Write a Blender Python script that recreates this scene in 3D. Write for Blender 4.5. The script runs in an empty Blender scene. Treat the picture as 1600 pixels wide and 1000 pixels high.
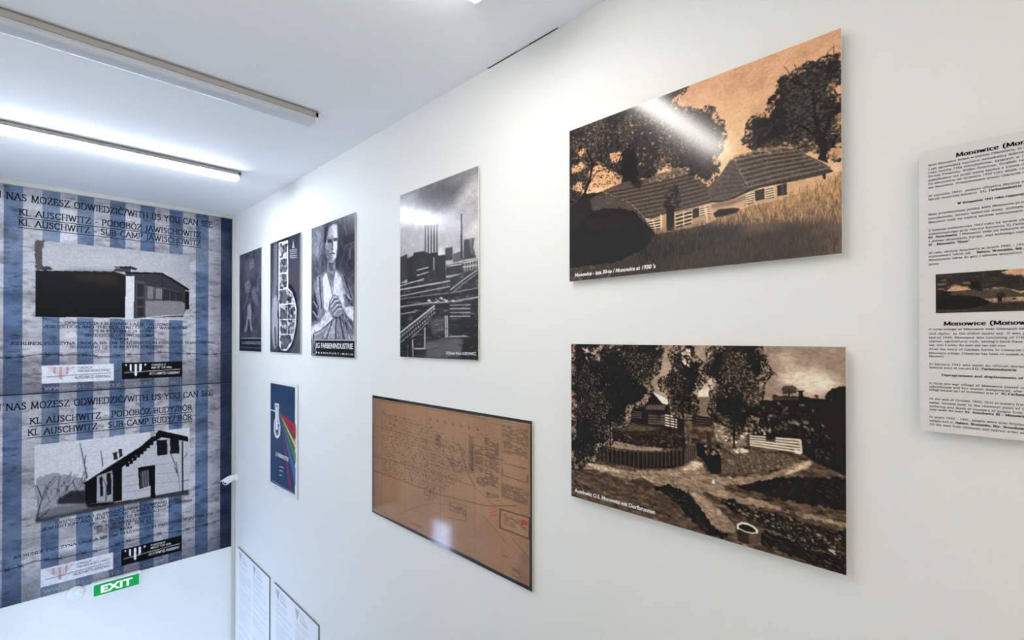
import bpy, math, random
import numpy as np
from mathutils import Matrix, Vector

# ------------------------------------------------------------------ camera, world, exposure
S = bpy.context.scene
COL = S.collection
EYE = 1.55                       # eye height above the upper landing
WX, BY = 1.5, 5.46               # right wall plane, back wall plane
LX, FY = -0.42, -2.4             # left wall plane, wall behind the viewer
TOP, LOW = EYE + 1.235, -2.65    # ceiling, lower hall floor

cam_d = bpy.data.cameras.new('camera')
cam = bpy.data.objects.new('camera', cam_d)
COL.objects.link(cam)
cam_d.sensor_width = 36.0
cam_d.lens = 17.175
cam_d.shift_y = 0.01524
cam_d.clip_start = 0.02
cam.location = (0, 0, EYE)
cam.rotation_euler = (math.radians(90.292), math.radians(0.003), math.radians(-44.897))
S.camera = cam

world = bpy.data.worlds.new('sky')
S.world = world
world.use_nodes = True
wb = world.node_tree.nodes['Background']
wb.inputs[0].default_value = (0.50, 0.68, 1.0, 1)
wb.inputs[1].default_value = 10.5

S.view_settings.view_transform = 'Standard'
S.view_settings.look = 'None'
S.view_settings.gamma = 1.0
S.view_settings.use_curve_mapping = False
S.view_settings.exposure = 0.1
S.cycles.diffuse_bounces = 6
LAMP = 29.5                      # radiance of a lit diffuser

# ------------------------------------------------------------------ materials
def lin(c):
    c = np.asarray(c, float) / 255.0
    return np.where(c <= 0.04045, c / 12.92, ((c + 0.055) / 1.055) ** 2.4)

def mat(name, rgb, rough=0.5, spec=0.5, metal=0.0, bump=0.0, scale=40.0, var=0.0, emit=0.0, coat=0.0):
    m = bpy.data.materials.new(name)
    m.use_nodes = True
    nt = m.node_tree
    b = nt.nodes['Principled BSDF']
    c = tuple(lin(rgb)) + (1,)
    b.inputs['Base Color'].default_value = c
    b.inputs['Roughness'].default_value = rough
    b.inputs['Specular IOR Level'].default_value = spec
    b.inputs['Metallic'].default_value = metal
    b.inputs['Coat Weight'].default_value = coat
    b.inputs['Coat Roughness'].default_value = 0.1
    if emit:
        b.inputs['Emission Color'].default_value = c
        b.inputs['Emission Strength'].default_value = emit
    if bump or var:
        tc = nt.nodes.new('ShaderNodeTexCoord')
        nz = nt.nodes.new('ShaderNodeTexNoise')
        nz.inputs['Scale'].default_value = scale
        nz.inputs['Detail'].default_value = 2
        nt.links.new(tc.outputs['Object'], nz.inputs['Vector'])
        if bump:
            bp = nt.nodes.new('ShaderNodeBump')
            bp.inputs['Strength'].default_value = bump
            bp.inputs['Distance'].default_value = 0.002
            nt.links.new(nz.outputs[0], bp.inputs['Height'])
            nt.links.new(bp.outputs[0], b.inputs['Normal'])
        if var:
            n2 = nt.nodes.new('ShaderNodeTexNoise')
            n2.inputs['Scale'].default_value = 1.7
            n2.inputs['Detail'].default_value = 3
            nt.links.new(tc.outputs['Object'], n2.inputs['Vector'])
            rp = nt.nodes.new('ShaderNodeValToRGB')
            rp.color_ramp.elements[0].position = 0.3
            rp.color_ramp.elements[1].position = 0.7
            rp.color_ramp.elements[0].color = tuple(np.array(c[:3]) * (1 - var)) + (1,)
            rp.color_ramp.elements[1].color = c
            nt.links.new(n2.outputs[0], rp.inputs[0])
            nt.links.new(rp.outputs[0], b.inputs['Base Color'])
    return m

def print_mat(name, rough, spec=0.5, grain=0.0, coat=0.0):
    """printed surface: ink colour comes from the sheet's colour attribute, a little paper grain on top"""
    m = mat(name, (128, 128, 128), rough, spec, coat=coat)
    nt = m.node_tree
    b = nt.nodes['Principled BSDF']
    at = nt.nodes.new('ShaderNodeAttribute')
    at.attribute_name = 'ink'
    tc = nt.nodes.new('ShaderNodeTexCoord')
    nz = nt.nodes.new('ShaderNodeTexNoise')
    nz.inputs['Scale'].default_value = 420
    nt.links.new(tc.outputs['Object'], nz.inputs['Vector'])
    mx = nt.nodes.new('ShaderNodeMixRGB')
    mx.blend_type = 'OVERLAY'
    mx.inputs[0].default_value = grain
    nt.links.new(at.outputs['Color'], mx.inputs[1])
    nt.links.new(nz.outputs[0], mx.inputs[2])
    nt.links.new(mx.outputs[0], b.inputs['Base Color'])
    return m

M_WALL = mat('white_wall_paint', (240, 240, 237), 0.55, 0.3, bump=0.12, scale=90, var=0.02)
M_CEIL = mat('white_ceiling_paint', (244, 246, 250), 0.7, 0.2, bump=0.25, scale=60, var=0.03)
M_FLOOR = mat('grey_stone_floor', (206, 202, 194), 0.5, 0.4, bump=0.2, scale=30, var=0.15)
M_TRIM = mat('beige_grey_trim', (196, 194, 186), 0.45, 0.4, bump=0.05, var=0.05)
M_BOARD = mat('white_foam_board', (236, 235, 230), 0.6, 0.3, bump=0.05)
M_GREYB = mat('grey_board_edge', (120, 120, 122), 0.6, 0.3, bump=0.05)
M_BLACKE = mat('black_board_edge', (30, 29, 30), 0.5, 0.3, bump=0.05)
M_CRACK = mat('dark_joint_gap', (70, 68, 66), 0.9, 0.1, bump=0.3)
M_METAL = mat('white_enamel_metal', (222, 222, 220), 0.35, 0.5, bump=0.02)
M_TRAY = mat('taupe_enamel_tray', (172, 166, 160), 0.45, 0.4, bump=0.02)
M_DIFF = mat('unlit_prismatic_diffuser', (205, 208, 214), 0.3, 0.5, bump=0.35, scale=260)
M_LIT = mat('lit_cool_diffuser', (230, 241, 255), 0.4, 0.3, emit=LAMP * 2.2, bump=0.02)
M_LITW = mat('lit_warm_diffuser', (255, 251, 244), 0.4, 0.3, emit=LAMP, bump=0.02)
M_PLAST = mat('white_plastic', (236, 237, 238), 0.35, 0.5, bump=0.02)
M_LENS = mat('black_lens', (18, 18, 22), 0.12, 0.6, bump=0.01)
M_GREEN = mat('green_sign_film', (6, 160, 72), 0.35, 0.4, emit=0.12, bump=0.02)
M_LED = mat('green_indicator', (120, 255, 190), 0.3, 0.4, emit=1.6, bump=0.01)
M_WHITEINK = mat('white_ink', (240, 240, 238), 0.35, 0.15, bump=0.01)
M_BLACKINK = mat('black_ink', (16, 15, 18), 0.5, 0.1, bump=0.01)
M_GREYINK = mat('grey_ink', (84, 81, 84), 0.5, 0.1, bump=0.01)
M_NAVYINK = mat('navy_ink', (16, 19, 32), 0.5, 0.08, bump=0.01)
M_PALEINK = mat('pale_url_ink', (150, 160, 172), 0.45, 0.3, bump=0.01)
M_GLOSS = print_mat('glossy_photo_print', 0.135, 0.5, 0.05)
M_GLOSS2 = print_mat('glossy_plan_print', 0.08, 0.5, 0.05)
M_SEMI = print_mat('semi_gloss_photo_print', 0.2, 0.32, 0.05)
M_SATIN = print_mat('satin_poster_print', 0.35, 0.2, 0.06)
M_BANNER = print_mat('banner_vinyl_print', 0.4, 0.15, 0.08)
M_MATTE = print_mat('matte_paper_print', 0.5, 0.3, 0.04)
M_DOOR = mat('white_door_frame', (230, 231, 233), 0.4, 0.4, bump=0.03)
M_GLASS = bpy.data.materials.new('window_glass')
M_GLASS.use_nodes = True
_n = M_GLASS.node_tree
_n.nodes.remove(_n.nodes['Principled BSDF'])
_t, _g, _m = (_n.nodes.new('ShaderNodeBsdf' + k) if k != 'Mix' else _n.nodes.new('ShaderNodeMixShader') for k in ('Transparent', 'Glossy', 'Mix'))
_g.inputs['Roughness'].default_value = 0.02
_m.inputs[0].default_value = 0.07
_n.links.new(_t.outputs[0], _m.inputs[1])
_n.links.new(_g.outputs[0], _m.inputs[2])
_n.links.new(_m.outputs[0], _n.nodes['Material Output'].inputs[0])

# ------------------------------------------------------------------ mesh helpers
def link(name, verts, faces, m, parent=None, smooth=False):
    """one mesh object; verts are world coordinates, kept local to the parent's location"""
    me = bpy.data.meshes.new(name)
    v = np.asarray(verts, float)
    if parent is not None:
        p = parent
        while p is not None:
            v = v - np.array(p.location)
            p = p.parent
    me.from_pydata(v.tolist(), [], faces)
    if smooth:
        me.polygons.foreach_set('use_smooth', [True] * len(me.polygons))
    me.materials.append(m)
    me.update()
    o = bpy.data.objects.new(name, me)
    COL.objects.link(o)
    o.parent = parent
    return o

def box_data(a, b, bev=0.0):
    (x0, y0, z0), (x1, y1, z1) = a, b
    if not bev:
        V = [(x, y, z) for x in (x0, x1) for y in (y0, y1) for z in (z0, z1)]
        Fc = [(0, 1, 3, 2), (4, 6, 7, 5), (0, 4, 5, 1), (2, 3, 7, 6), (0, 2, 6, 4), (1, 5, 7, 3)]
        return V, Fc
    import bmesh
    bm = bmesh.new()
    bmesh.ops.create_cube(bm, size=1)
    bmesh.ops.scale(bm, vec=(x1 - x0, y1 - y0, z1 - z0), verts=bm.verts)
    bmesh.ops.translate(bm, vec=((x0 + x1) / 2, (y0 + y1) / 2, (z0 + z1) / 2), verts=bm.verts)
    bmesh.ops.bevel(bm, geom=bm.edges[:], offset=bev, segments=2, affect='EDGES', profile=0.5)
    V = [tuple(v.co) for v in bm.verts]
    bm.verts.index_update()
    Fc = [tuple(v.index for v in f.verts) for f in bm.faces]
    bm.free()
    return V, Fc

def box(name, a, b, m, parent=None, bev=0.0):
    return link(name, *box_data(a, b, bev), m, parent)

def join(parts):
    V, Fc = [], []
    for v, f in parts:
        k = len(V)
        V += list(v)
        Fc += [tuple(i + k for i in q) for q in f]
    return V, Fc

def prism(poly, axis, a, b):
    """extrude a 2-D outline (two remaining axes in order) along an axis"""
    n = len(poly)
    def P(p, t):
        q = list(p)
        q.insert(axis, t)
        return tuple(q)
    V = [P(p, a) for p in poly] + [P(p, b) for p in poly]
    Fc = [tuple(range(n))[::-1], tuple(range(n, 2 * n))] + [(i, (i + 1) % n, (i + 1) % n + n, i + n) for i in range(n)]
    return V, Fc

def lathe(o, d, prof, n=24):
    """surface of revolution about axis d through o; prof = [(distance along d, radius)]"""
    d = Vector(d).normalized()
    e = d.orthogonal().normalized()
    g = d.cross(e)
    V, Fc = [], []
    for t, r in prof:
        for k in range(n):
            a = 2 * math.pi * k / n
            V.append(tuple(Vector(o) + d * t + (e * math.cos(a) + g * math.sin(a)) * r))
    for i in range(len(prof) - 1):
        for k in range(n):
            Fc.append((i * n + k, i * n + (k + 1) % n, (i + 1) * n + (k + 1) % n, (i + 1) * n + k))
    Fc.append(tuple(range(n))[::-1])
    Fc.append(tuple(range((len(prof) - 1) * n, len(prof) * n)))
    return V, Fc

def struct(o):
    o['kind'] = 'structure'
    return o

def thing(name, loc, label, cat, group=None):
    o = bpy.data.objects.new(name, None)
    COL.objects.link(o)
    o.empty_display_size = 0.1
    o.location = loc
    o['label'] = label
    o['category'] = cat
    if group:
        o['group'] = group
    return o

# ------------------------------------------------------------------ the stairwell
TH = 0.15
GAP = 0.0012                     # hung things keep a hair's breadth off the wall
struct(box('wall_right', (WX, FY - TH, LOW - TH), (WX + TH, BY + TH, TOP + TH), M_WALL))
struct(box('wall_back', (LX - TH, BY, LOW - TH), (WX, BY + TH, TOP + TH), M_WALL))
struct(box('wall_front', (LX - TH, FY - TH, LOW - TH), (WX, FY, TOP + TH), M_WALL))
struct(box('ceiling', (LX - TH, FY, TOP), (WX, BY, TOP + TH), M_CEIL))
DY0, DY1, DZ = 4.36, 4.90, -0.50     # glazed street door at the foot of the stairs, in the left wall
struct(link('wall_left', *join([
    box_data((LX - TH, FY, LOW - TH), (LX, DY0, TOP)),
    box_data((LX - TH, DY1, LOW - TH), (LX, BY, TOP)),
    box_data((LX - TH, DY0, DZ), (LX, DY1, TOP)),
    box_data((LX - TH, DY0, LOW - TH), (LX, DY1, LOW))]), M_WALL))
struct(box('floor', (LX, 4.3, LOW - TH), (WX, BY, LOW), M_FLOOR))
n_st, run, y_st = 16, 0.24, 0.46
st = struct(box('floor_landing', (LX, FY, -TH), (WX, y_st, 0.0), M_FLOOR))
steps = struct(box('stair_flight', (LX, y_st, LOW - TH), (WX, y_st + 0.01, -TH), M_WALL))
for i in range(n_st - 1):
    z = LOW * (i + 1) / n_st
    y = y_st + 0.01 + i * run
    box('step', (LX, y, z - 0.17), (WX, y + run, z), M_FLOOR, steps)
door = struct(link('door_1', *join([
    box_data((LX - 0.10, DY0, LOW), (LX - 0.04, DY0 + 0.09, DZ)),
    box_data((LX - 0.10, DY1 - 0.09, LOW), (LX - 0.04, DY1, DZ)),
    box_data((LX - 0.10, DY0 + 0.09, DZ - 0.09), (LX - 0.04, DY1 - 0.09, DZ)),
    box_data((LX - 0.10, DY0 + 0.09, LOW), (LX - 0.04, DY1 - 0.09, LOW + 0.25)),
    box_data((LX - 0.10, DY0 + 0.09, LOW + 1.0), (LX - 0.04, DY1 - 0.09, LOW + 1.08))]), M_DOOR))
box('pane', (LX - 0.074, DY0 + 0.09, LOW + 0.25), (LX - 0.066, DY1 - 0.09, LOW + 1.0), M_GLASS, door)
box('pane', (LX - 0.074, DY0 + 0.09, LOW + 1.08), (LX - 0.066, DY1 - 0.09, DZ - 0.09), M_GLASS, door)
box('door_handle', (LX - 0.04, DY0 + 0.03, LOW + 1.0), (LX - 0.01, DY0 + 0.06, LOW + 1.2), M_METAL, door, 0.005)

# frame trims round the banner field on the back wall
def trim(name, a, b):
    return struct(box(name, a, b, M_TRIM, None, 0.004))
trim('trim_1', (LX, BY - 0.030, EYE + 1.194), (WX - 0.034, BY, TOP))
trim('trim_2', (WX - 0.033, BY - 0.030, LOW), (WX, BY, TOP))
trim('trim_3', (LX, BY - 0.030, LOW), (LX + 0.028, BY, EYE + 1.194))
# open joint between ceiling and right wall, and its short continuation
g = struct(link('ceiling_gap', *join([
    prism([(WX - 0.006, TOP - 0.0006), (WX, TOP - 0.0012), (WX, TOP), (WX - 0.004, TOP)], 1, 1.245, 1.40),
    prism([(WX - 0.004, TOP - 0.0006), (WX, TOP - 0.0010), (WX, TOP), (WX - 0.003, TOP)], 1, 1.40, 1.47),
    prism([(WX - 0.006, TOP - 0.0006), (WX, TOP - 0.0012), (WX, TOP), (WX - 0.004, TOP)], 1, 1.47, 1.66)]), M_CRACK))

# ------------------------------------------------------------------ ceiling lights
def ceiling_light(y, lit, label):
    x0, x1 = -0.20, 1.14
    r = thing('ceiling_light', ((x0 + x1) / 2, y, TOP), label, 'ceiling light', 'fluorescent lights across the ceiling')
    z = TOP
    # channel tray: a narrow spine on the ceiling and a wider lipped pan below it
    link('tray', *join([box_data((x0 + 0.02, y - 0.042, z - 0.008), (x1 - 0.02, y + 0.042, z)),
                        box_data((x0 + 0.012, y - 0.064, z - 0.032), (x1 - 0.012, y + 0.064, z - 0.008))]), M_TRAY, r)
    w = 0.054
    prof = []
    for k in range(13):
        a = math.pi * k / 12
        ca, sa = math.cos(a), math.sin(a)
        prof.append((y - w * math.copysign(abs(ca) ** 0.5, ca), z - 0.032 - 0.024 * abs(sa) ** 0.55))
    link('diffuser', *prism(prof, 0, x0 + 0.02, x1 - 0.02), {0: M_DIFF, 1: M_LIT, 2: M_LITW}[lit], r)
    big = [(y + 0.064, z - 0.010), (y + 0.064, z - 0.034)] + [(y + (p - y) * 1.03, z - 0.030 + (q - z + 0.032) * 1.04) for p, q in prof[::-1]] + [(y - 0.064, z - 0.034), (y - 0.064, z - 0.010)]
    for s in (0, 1):
        xa = x0 if s == 0 else x1 - 0.026
        cap = link('end_cap', *prism(big, 0, xa, xa + 0.026), M_PLAST, r)
        xs = x0 - 0.004 if s == 0 else x1
        box('clip', (xs, y - 0.012, z - 0.022), (xs + 0.004, y + 0.012, z - 0.004), M_METAL, cap)
    return r
ceiling_light(4.04, 1, 'lit white fluorescent ceiling light nearest the striped banners')
ceiling_light(2.69, 0, 'unlit grey fluorescent ceiling light between the two lit ones')
ceiling_light(1.265, 2, 'lit ceiling light of which only the end shows at the top edge')
ceiling_light(-0.18, 0, 'unlit ceiling light overhead, nearest the text panel')
ceiling_light(-1.58, 2, 'added lit ceiling light, unseen behind the viewer, brightening the right wall')  # unseen lamp, added to lift the brightness of the near right wall

# ------------------------------------------------------------------ painting the prints
class Print:
    """A flat print painted in code: u, v run 0..1000 across and down the sheet."""
    def __init__(self, w, h, bg, seed=1, ss=2):
        self.W, self.H, self.ss = w, h, ss
        self.w, self.h = w * ss, h * ss
        self.a = np.empty((self.h, self.w, 3))
        self.a[:] = bg
        self.r = np.random.default_rng(seed)
        self.sx, self.sy = self.w / 1000.0, self.h / 1000.0
        self.V, self.U = np.mgrid[0:self.h, 0:self.w]
        self.U = (self.U + 0.5) / self.sx
        self.V = (self.V + 0.5) / self.sy

    def noise(self, su, sv, octaves=3, seed=None):
        r = self.r if seed is None else np.random.default_rng(seed)
        out = np.zeros((self.h, self.w))
        amp, tot = 1.0, 0.0
        for o in range(octaves):
            gu, gv = 1000.0 / su * 2 ** o, 1000.0 / sv * 2 ** o
            nu, nv = int(gu) + 3, int(gv) + 3
            if nu > self.w * 1.5 and nv > self.h * 1.5:
                break
            g = r.random((nv, nu))
            x = (np.arange(self.w) + 0.5) / self.w * gu
            y = (np.arange(self.h) + 0.5) / self.h * gv
            xi, yi = x.astype(int), y.astype(int)
            fx, fy = x - xi, y - yi
            fx, fy = fx * fx * (3 - 2 * fx), fy * fy * (3 - 2 * fy)
            t = g[:, xi] * (1 - fx) + g[:, xi + 1] * fx
            out += amp * (t[yi] * (1 - fy)[:, None] + t[yi + 1] * fy[:, None])
            tot += amp
            amp *= 0.55
        return out / tot

    def _poly(self, pts, pad=0):
        p = np.array(pts, float)
        p = np.stack([p[:, 0] * self.sx, p[:, 1] * self.sy], 1)
        x0, y0 = np.maximum(np.floor(p.min(0)).astype(int) - pad, 0)
        x1 = min(int(np.ceil(p[:, 0].max())) + pad + 1, self.w)
        y1 = min(int(np.ceil(p[:, 1].max())) + pad + 1, self.h)
        if x1 <= x0 or y1 <= y0:
            return None
        X = np.arange(x0, x1) + 0.5
        Y = (np.arange(y0, y1) + 0.5)[:, None]
        ins = np.zeros((y1 - y0, x1 - x0), bool)
        for i in range(len(p)):
            (ax, ay), (bx, by) = p[i], p[i - 1]
            if ay == by:
                continue
            c = (ay > Y) != (by > Y)
            ins ^= c & (X < (bx - ax) * (Y - ay) / (by - ay) + ax)
        return (slice(y0, y1), slice(x0, x1)), ins.astype(float)

    def _blur(self, m, k):
        for ax in (0, 1):
            for _ in range(2):
                q = np.pad(m, [(k, k) if a == ax else (0, 0) for a in (0, 1)], mode='edge')
                c = np.cumsum(q, axis=ax)
                n = m.shape[ax]
                hi = np.take(c, np.arange(n) + 2 * k, axis=ax)
                lo = np.take(c, np.maximum(np.arange(n) - 1, 0), axis=ax)
                if n:
                    lo = lo.copy()
                    sl = [slice(None), slice(None)]
                    sl[ax] = slice(0, 1)
                    lo[tuple(sl)] = 0
                m = (hi - lo) / (2 * k + 1)
        return m

    def fill(self, pts, c, al=1.0, soft=0, rag=0.0, ragsize=14):
        """fill an outline; soft blurs its edge (sheet units), rag breaks the edge up with noise"""
        k = max(1, int(soft * self.sy)) if soft else 0
        q = self._poly(pts, 3 * k + (int(rag * self.sy) + 2 if rag else 0))
        if q is None:
            return
        sl, m = q
        if rag:
            kk = max(1, int(rag * self.sy / 2))
            m = self._blur(m, kk)
            nz = np.clip((self.noise(ragsize * self.H / self.W, ragsize, 3)[sl] - 0.5) * 2.3 + 0.5, 0, 1)
            m = np.clip((m - (0.18 + 0.64 * nz)) * 6 + 0.5, 0, 1)
        elif k:
            m = self._blur(m, k)
        m = (m * al)[..., None]
        self.a[sl] = self.a[sl] * (1 - m) + np.asarray(c, float) * m

    def region(self, pts):
        out = np.zeros((self.h, self.w))
        q = self._poly(pts)
        if q:
            out[q[0]] = q[1]
        return out

    def blend(self, m, c):
        self.a = self.a * (1 - m[..., None]) + np.asarray(c, float) * m[..., None]

    def mul(self, m):
        self.a = self.a * m[..., None]

    def line(self, pts, wd, c, al=1.0, wd2=None):
        """stroke of width wd (in sheet heights / 1000)"""
        p = np.array(pts, float) * (self.sx, self.sy)
        n = max(len(p) - 1, 1)
        for i in range(len(p) - 1):
            a, b = p[i], p[i + 1]
            w0 = wd if wd2 is None else wd + (wd2 - wd) * (i + 0.5) / n
            r = max(w0 * self.sy / 2, 0.45)
            x0, y0 = np.maximum(np.floor(np.minimum(a, b) - r - 1).astype(int), 0)
            x1 = min(int(max(a[0], b[0]) + r + 2), self.w)
            y1 = min(int(max(a[1], b[1]) + r + 2), self.h)
            if x1 <= x0 or y1 <= y0:
                continue
            X = np.arange(x0, x1) + 0.5 - a[0]
            Y = (np.arange(y0, y1) + 0.5 - a[1])[:, None]
            d = b - a
            L2 = max(d @ d, 1e-9)
            t = np.clip((X * d[0] + Y * d[1]) / L2, 0, 1)
            m = np.clip(r - np.hypot(X - t * d[0], Y - t * d[1]) + 0.5, 0, 1) * al
            sl = (slice(y0, y1), slice(x0, x1))
            self.a[sl] = self.a[sl] * (1 - m[..., None]) + np.asarray(c, float) * m[..., None]

    def dabs(self, pts, n, size, cols, asp=2.2, ang=0.0, spread=3.2, al=(0.5, 1.0), out=0.0, dens=None):
        """scatter small leaf-shaped touches inside an outline (out: how far they may stray past it)"""
        m = self.region(pts)
        if dens is not None:
            m = m * dens
        ys, xs = np.nonzero(m > (0.5 if dens is None else 0.0))
        if not len(ys):
            return
        pr = m[ys, xs]
        idx = self.r.choice(len(ys), n, p=pr / pr.sum())
        cols = np.asarray(cols, float)
        asr = self.W / self.H
        for i in idx:
            s = size * self.sy * self.r.uniform(0.5, 1.3)
            cx = xs[i] + self.r.normal(0, out * self.sy + 0.01)
            cy = ys[i] + self.r.normal(0, out * self.sy + 0.01)
            th = ang + self.r.uniform(-spread / 2, spread / 2)
            k = int(s) + 2
            x0, x1 = max(int(cx) - k, 0), min(int(cx) + k + 1, self.w)
            y0, y1 = max(int(cy) - k, 0), min(int(cy) + k + 1, self.h)
            if x1 <= x0 or y1 <= y0:
                continue
            X = np.arange(x0, x1) - cx
            Y = (np.arange(y0, y1) - cy)[:, None]
            c, sn = math.cos(th), math.sin(th)
            e = ((X * c + Y * sn) / s) ** 2 + ((-X * sn + Y * c) * asp / s) ** 2
            mm = (np.clip((1 - e) * s * 0.7, 0, 1) * self.r.uniform(*al))[..., None]
            col = cols[self.r.integers(len(cols))] * self.r.uniform(0.88, 1.12)
            self.a[y0:y1, x0:x1] = self.a[y0:y1, x0:x1] * (1 - mm) + col * mm

    def blades(self, pts, n, length, cols, ang=-1.57, spread=0.5, wd=2.0, al=0.8):
        m = self.region(pts)
        ys, xs = np.nonzero(m > 0.5)
        if not len(ys):
            return
        for i in self.r.choice(len(ys), n):
            t = ang + self.r.uniform(-spread, spread)
            l = length * self.r.uniform(0.4, 1.2)
            u, v = xs[i] / self.sx, ys[i] / self.sy
            c = np.asarray(cols[self.r.integers(len(cols))], float) * self.r.uniform(0.88, 1.12)
            self.line([(u, v), (u + l * math.cos(t) * self.sy / self.sx, v + l * math.sin(t))], wd, c, al)

    def grain(self, amt, su=4, sv=4, octaves=2):
        self.a = self.a * (1 + amt * (self.noise(su, sv, octaves) - 0.5)[..., None] * 2)

    def tree(self, crown, base, darks, lights, sky, n, size, rag=24, edge=0.5, seed=1):
        """foliage: broken outline, leaves straying past it, sky showing through, clustered light leaves"""
        # break the outline into boughs before painting it
        out, c = [], np.array(crown, float)
        asr = self.H / self.W
        for a, b in zip(c, np.roll(c, -1, 0)):
            q = max(2, int(np.hypot((b[0] - a[0]) / asr, b[1] - a[1]) / (rag * 0.8)))
            for t in range(q):
                r_ = self.r.normal(0, rag * 0.55, 2)
                out.append((a[0] + (b[0] - a[0]) * t / q + r_[0] * asr, a[1] + (b[1] - a[1]) * t / q + r_[1]))
        crown = out
        m = self.region(crown)
        self.fill(crown, base, 1, rag=rag, ragsize=size * 1.6)
        k = max(2, int(rag * self.sy * 0.7))
        b = self._blur(m, k)
        rim = ((b > 0.3) & (b < 0.85)).astype(float)
        full = [(0, 0), (1000, 0), (1000, 1000), (0, 1000)]
        self.dabs(full, int(n * edge), size * 0.8, darks, 2.2, 0.4, 3.2, (0.6, 1.0), dens=rim)
        if sky is not None:
            self.dabs(full, int(n * edge), size * 0.75, [sky], 1.8, 0.4, 3.2, (0.5, 0.95), dens=((b > 0.45) & (b < 0.93)).astype(float) * np.clip(self.noise(40 * asr, 40, 2, seed + 7) * 3 - 1.1, 0, 1))
        self.dabs(crown, n, size, darks, 2.2, 0.4, 3.2, (0.5, 1.0))
        cl = np.clip((self.noise(110 * self.H / self.W, 110, 2, seed) - 0.5) * 4 + 0.55, 0.05, 1)
        self.dabs(crown, int(n * 1.1), size * 0.7, lights, 2.2, 0.4, 3.2, (0.3, 0.9), dens=cl)

    def texture(self, pts, amt, su, sv, octaves=4, seed=None):
        m = self.region(pts)
        nz = (self.noise(su, sv, octaves, seed) - 0.5) * 2
        self.a = self.a * (1 + amt * nz * m)[..., None]

    def contrast(self, k, pivot):
        self.a = pivot + (self.a - pivot) * k

    def final(self):
        s = self.ss
        a = self.a.reshape(self.H, s, self.W, s, 3).mean((1, 3))
        return np.clip(a, 2, 250)

class Sheet:
    """where a flat sheet hangs: corner o (top left), width direction eu, height direction ev, facing n"""
    def __init__(self, o, eu, ev, n, w, h):
        self.o, self.eu, self.ev, self.n = (np.array(q, float) for q in (o, eu, ev, n))
        self.w, self.h = w, h
    def at(self, u, v, d=0.0):
        return self.o + self.eu * (u * self.w / 1000.0) + self.ev * (v * self.h / 1000.0) + self.n * d
    def pts(self, uv, d=0.0):
        uv = np.asarray(uv, float)
        return self.o + uv[:, :1] * (self.w / 1000.0) * self.eu + uv[:, 1:2] * (self.h / 1000.0) * self.ev + self.n * d

def print_sheet(name, sh, pr, m, parent, box_uv=(0, 0, 1000, 1000), d=0.0004, gain=1.08, veil=0.016):
    img = np.clip(lin(pr.final()) * gain - veil, 0.0015, 0.9)
    H, W = img.shape[:2]
    u = np.linspace(box_uv[0], box_uv[2], W)
    v = np.linspace(box_uv[1], box_uv[3], H)
    uu, vv = np.meshgrid(u, v)
    P = sh.pts(np.stack([uu.ravel(), vv.ravel()], 1), d)
    p = parent
    while p is not None:
        P = P - np.array(p.location)
        p = p.parent
    me = bpy.data.meshes.new(name)
    nq = (W - 1) * (H - 1)
    i = (np.arange(H - 1)[:, None] * W + np.arange(W - 1)).ravel()
    q = np.stack([i, i + W, i + W + 1, i + 1], 1).astype(np.int32)
    me.vertices.add(W * H)
    me.vertices.foreach_set('co', P.astype(np.float32).ravel())
    me.loops.add(nq * 4)
    me.loops.foreach_set('vertex_index', q.ravel())
    me.polygons.add(nq)
    me.polygons.foreach_set('loop_start', np.arange(nq, dtype=np.int32) * 4)
    me.polygons.foreach_set('loop_total', np.full(nq, 4, np.int32))
    at = me.color_attributes.new('ink', 'FLOAT_COLOR', 'POINT')
    rgba = np.ones((H * W, 4), np.float32)
    rgba[:, :3] = img.reshape(-1, 3)
    at.data.foreach_set('color', rgba.ravel())
    me.update(calc_edges=True)
    me.materials.append(m)
    o = bpy.data.objects.new(name, me)
    COL.objects.link(o)
    o.parent = parent
    return o

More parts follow.
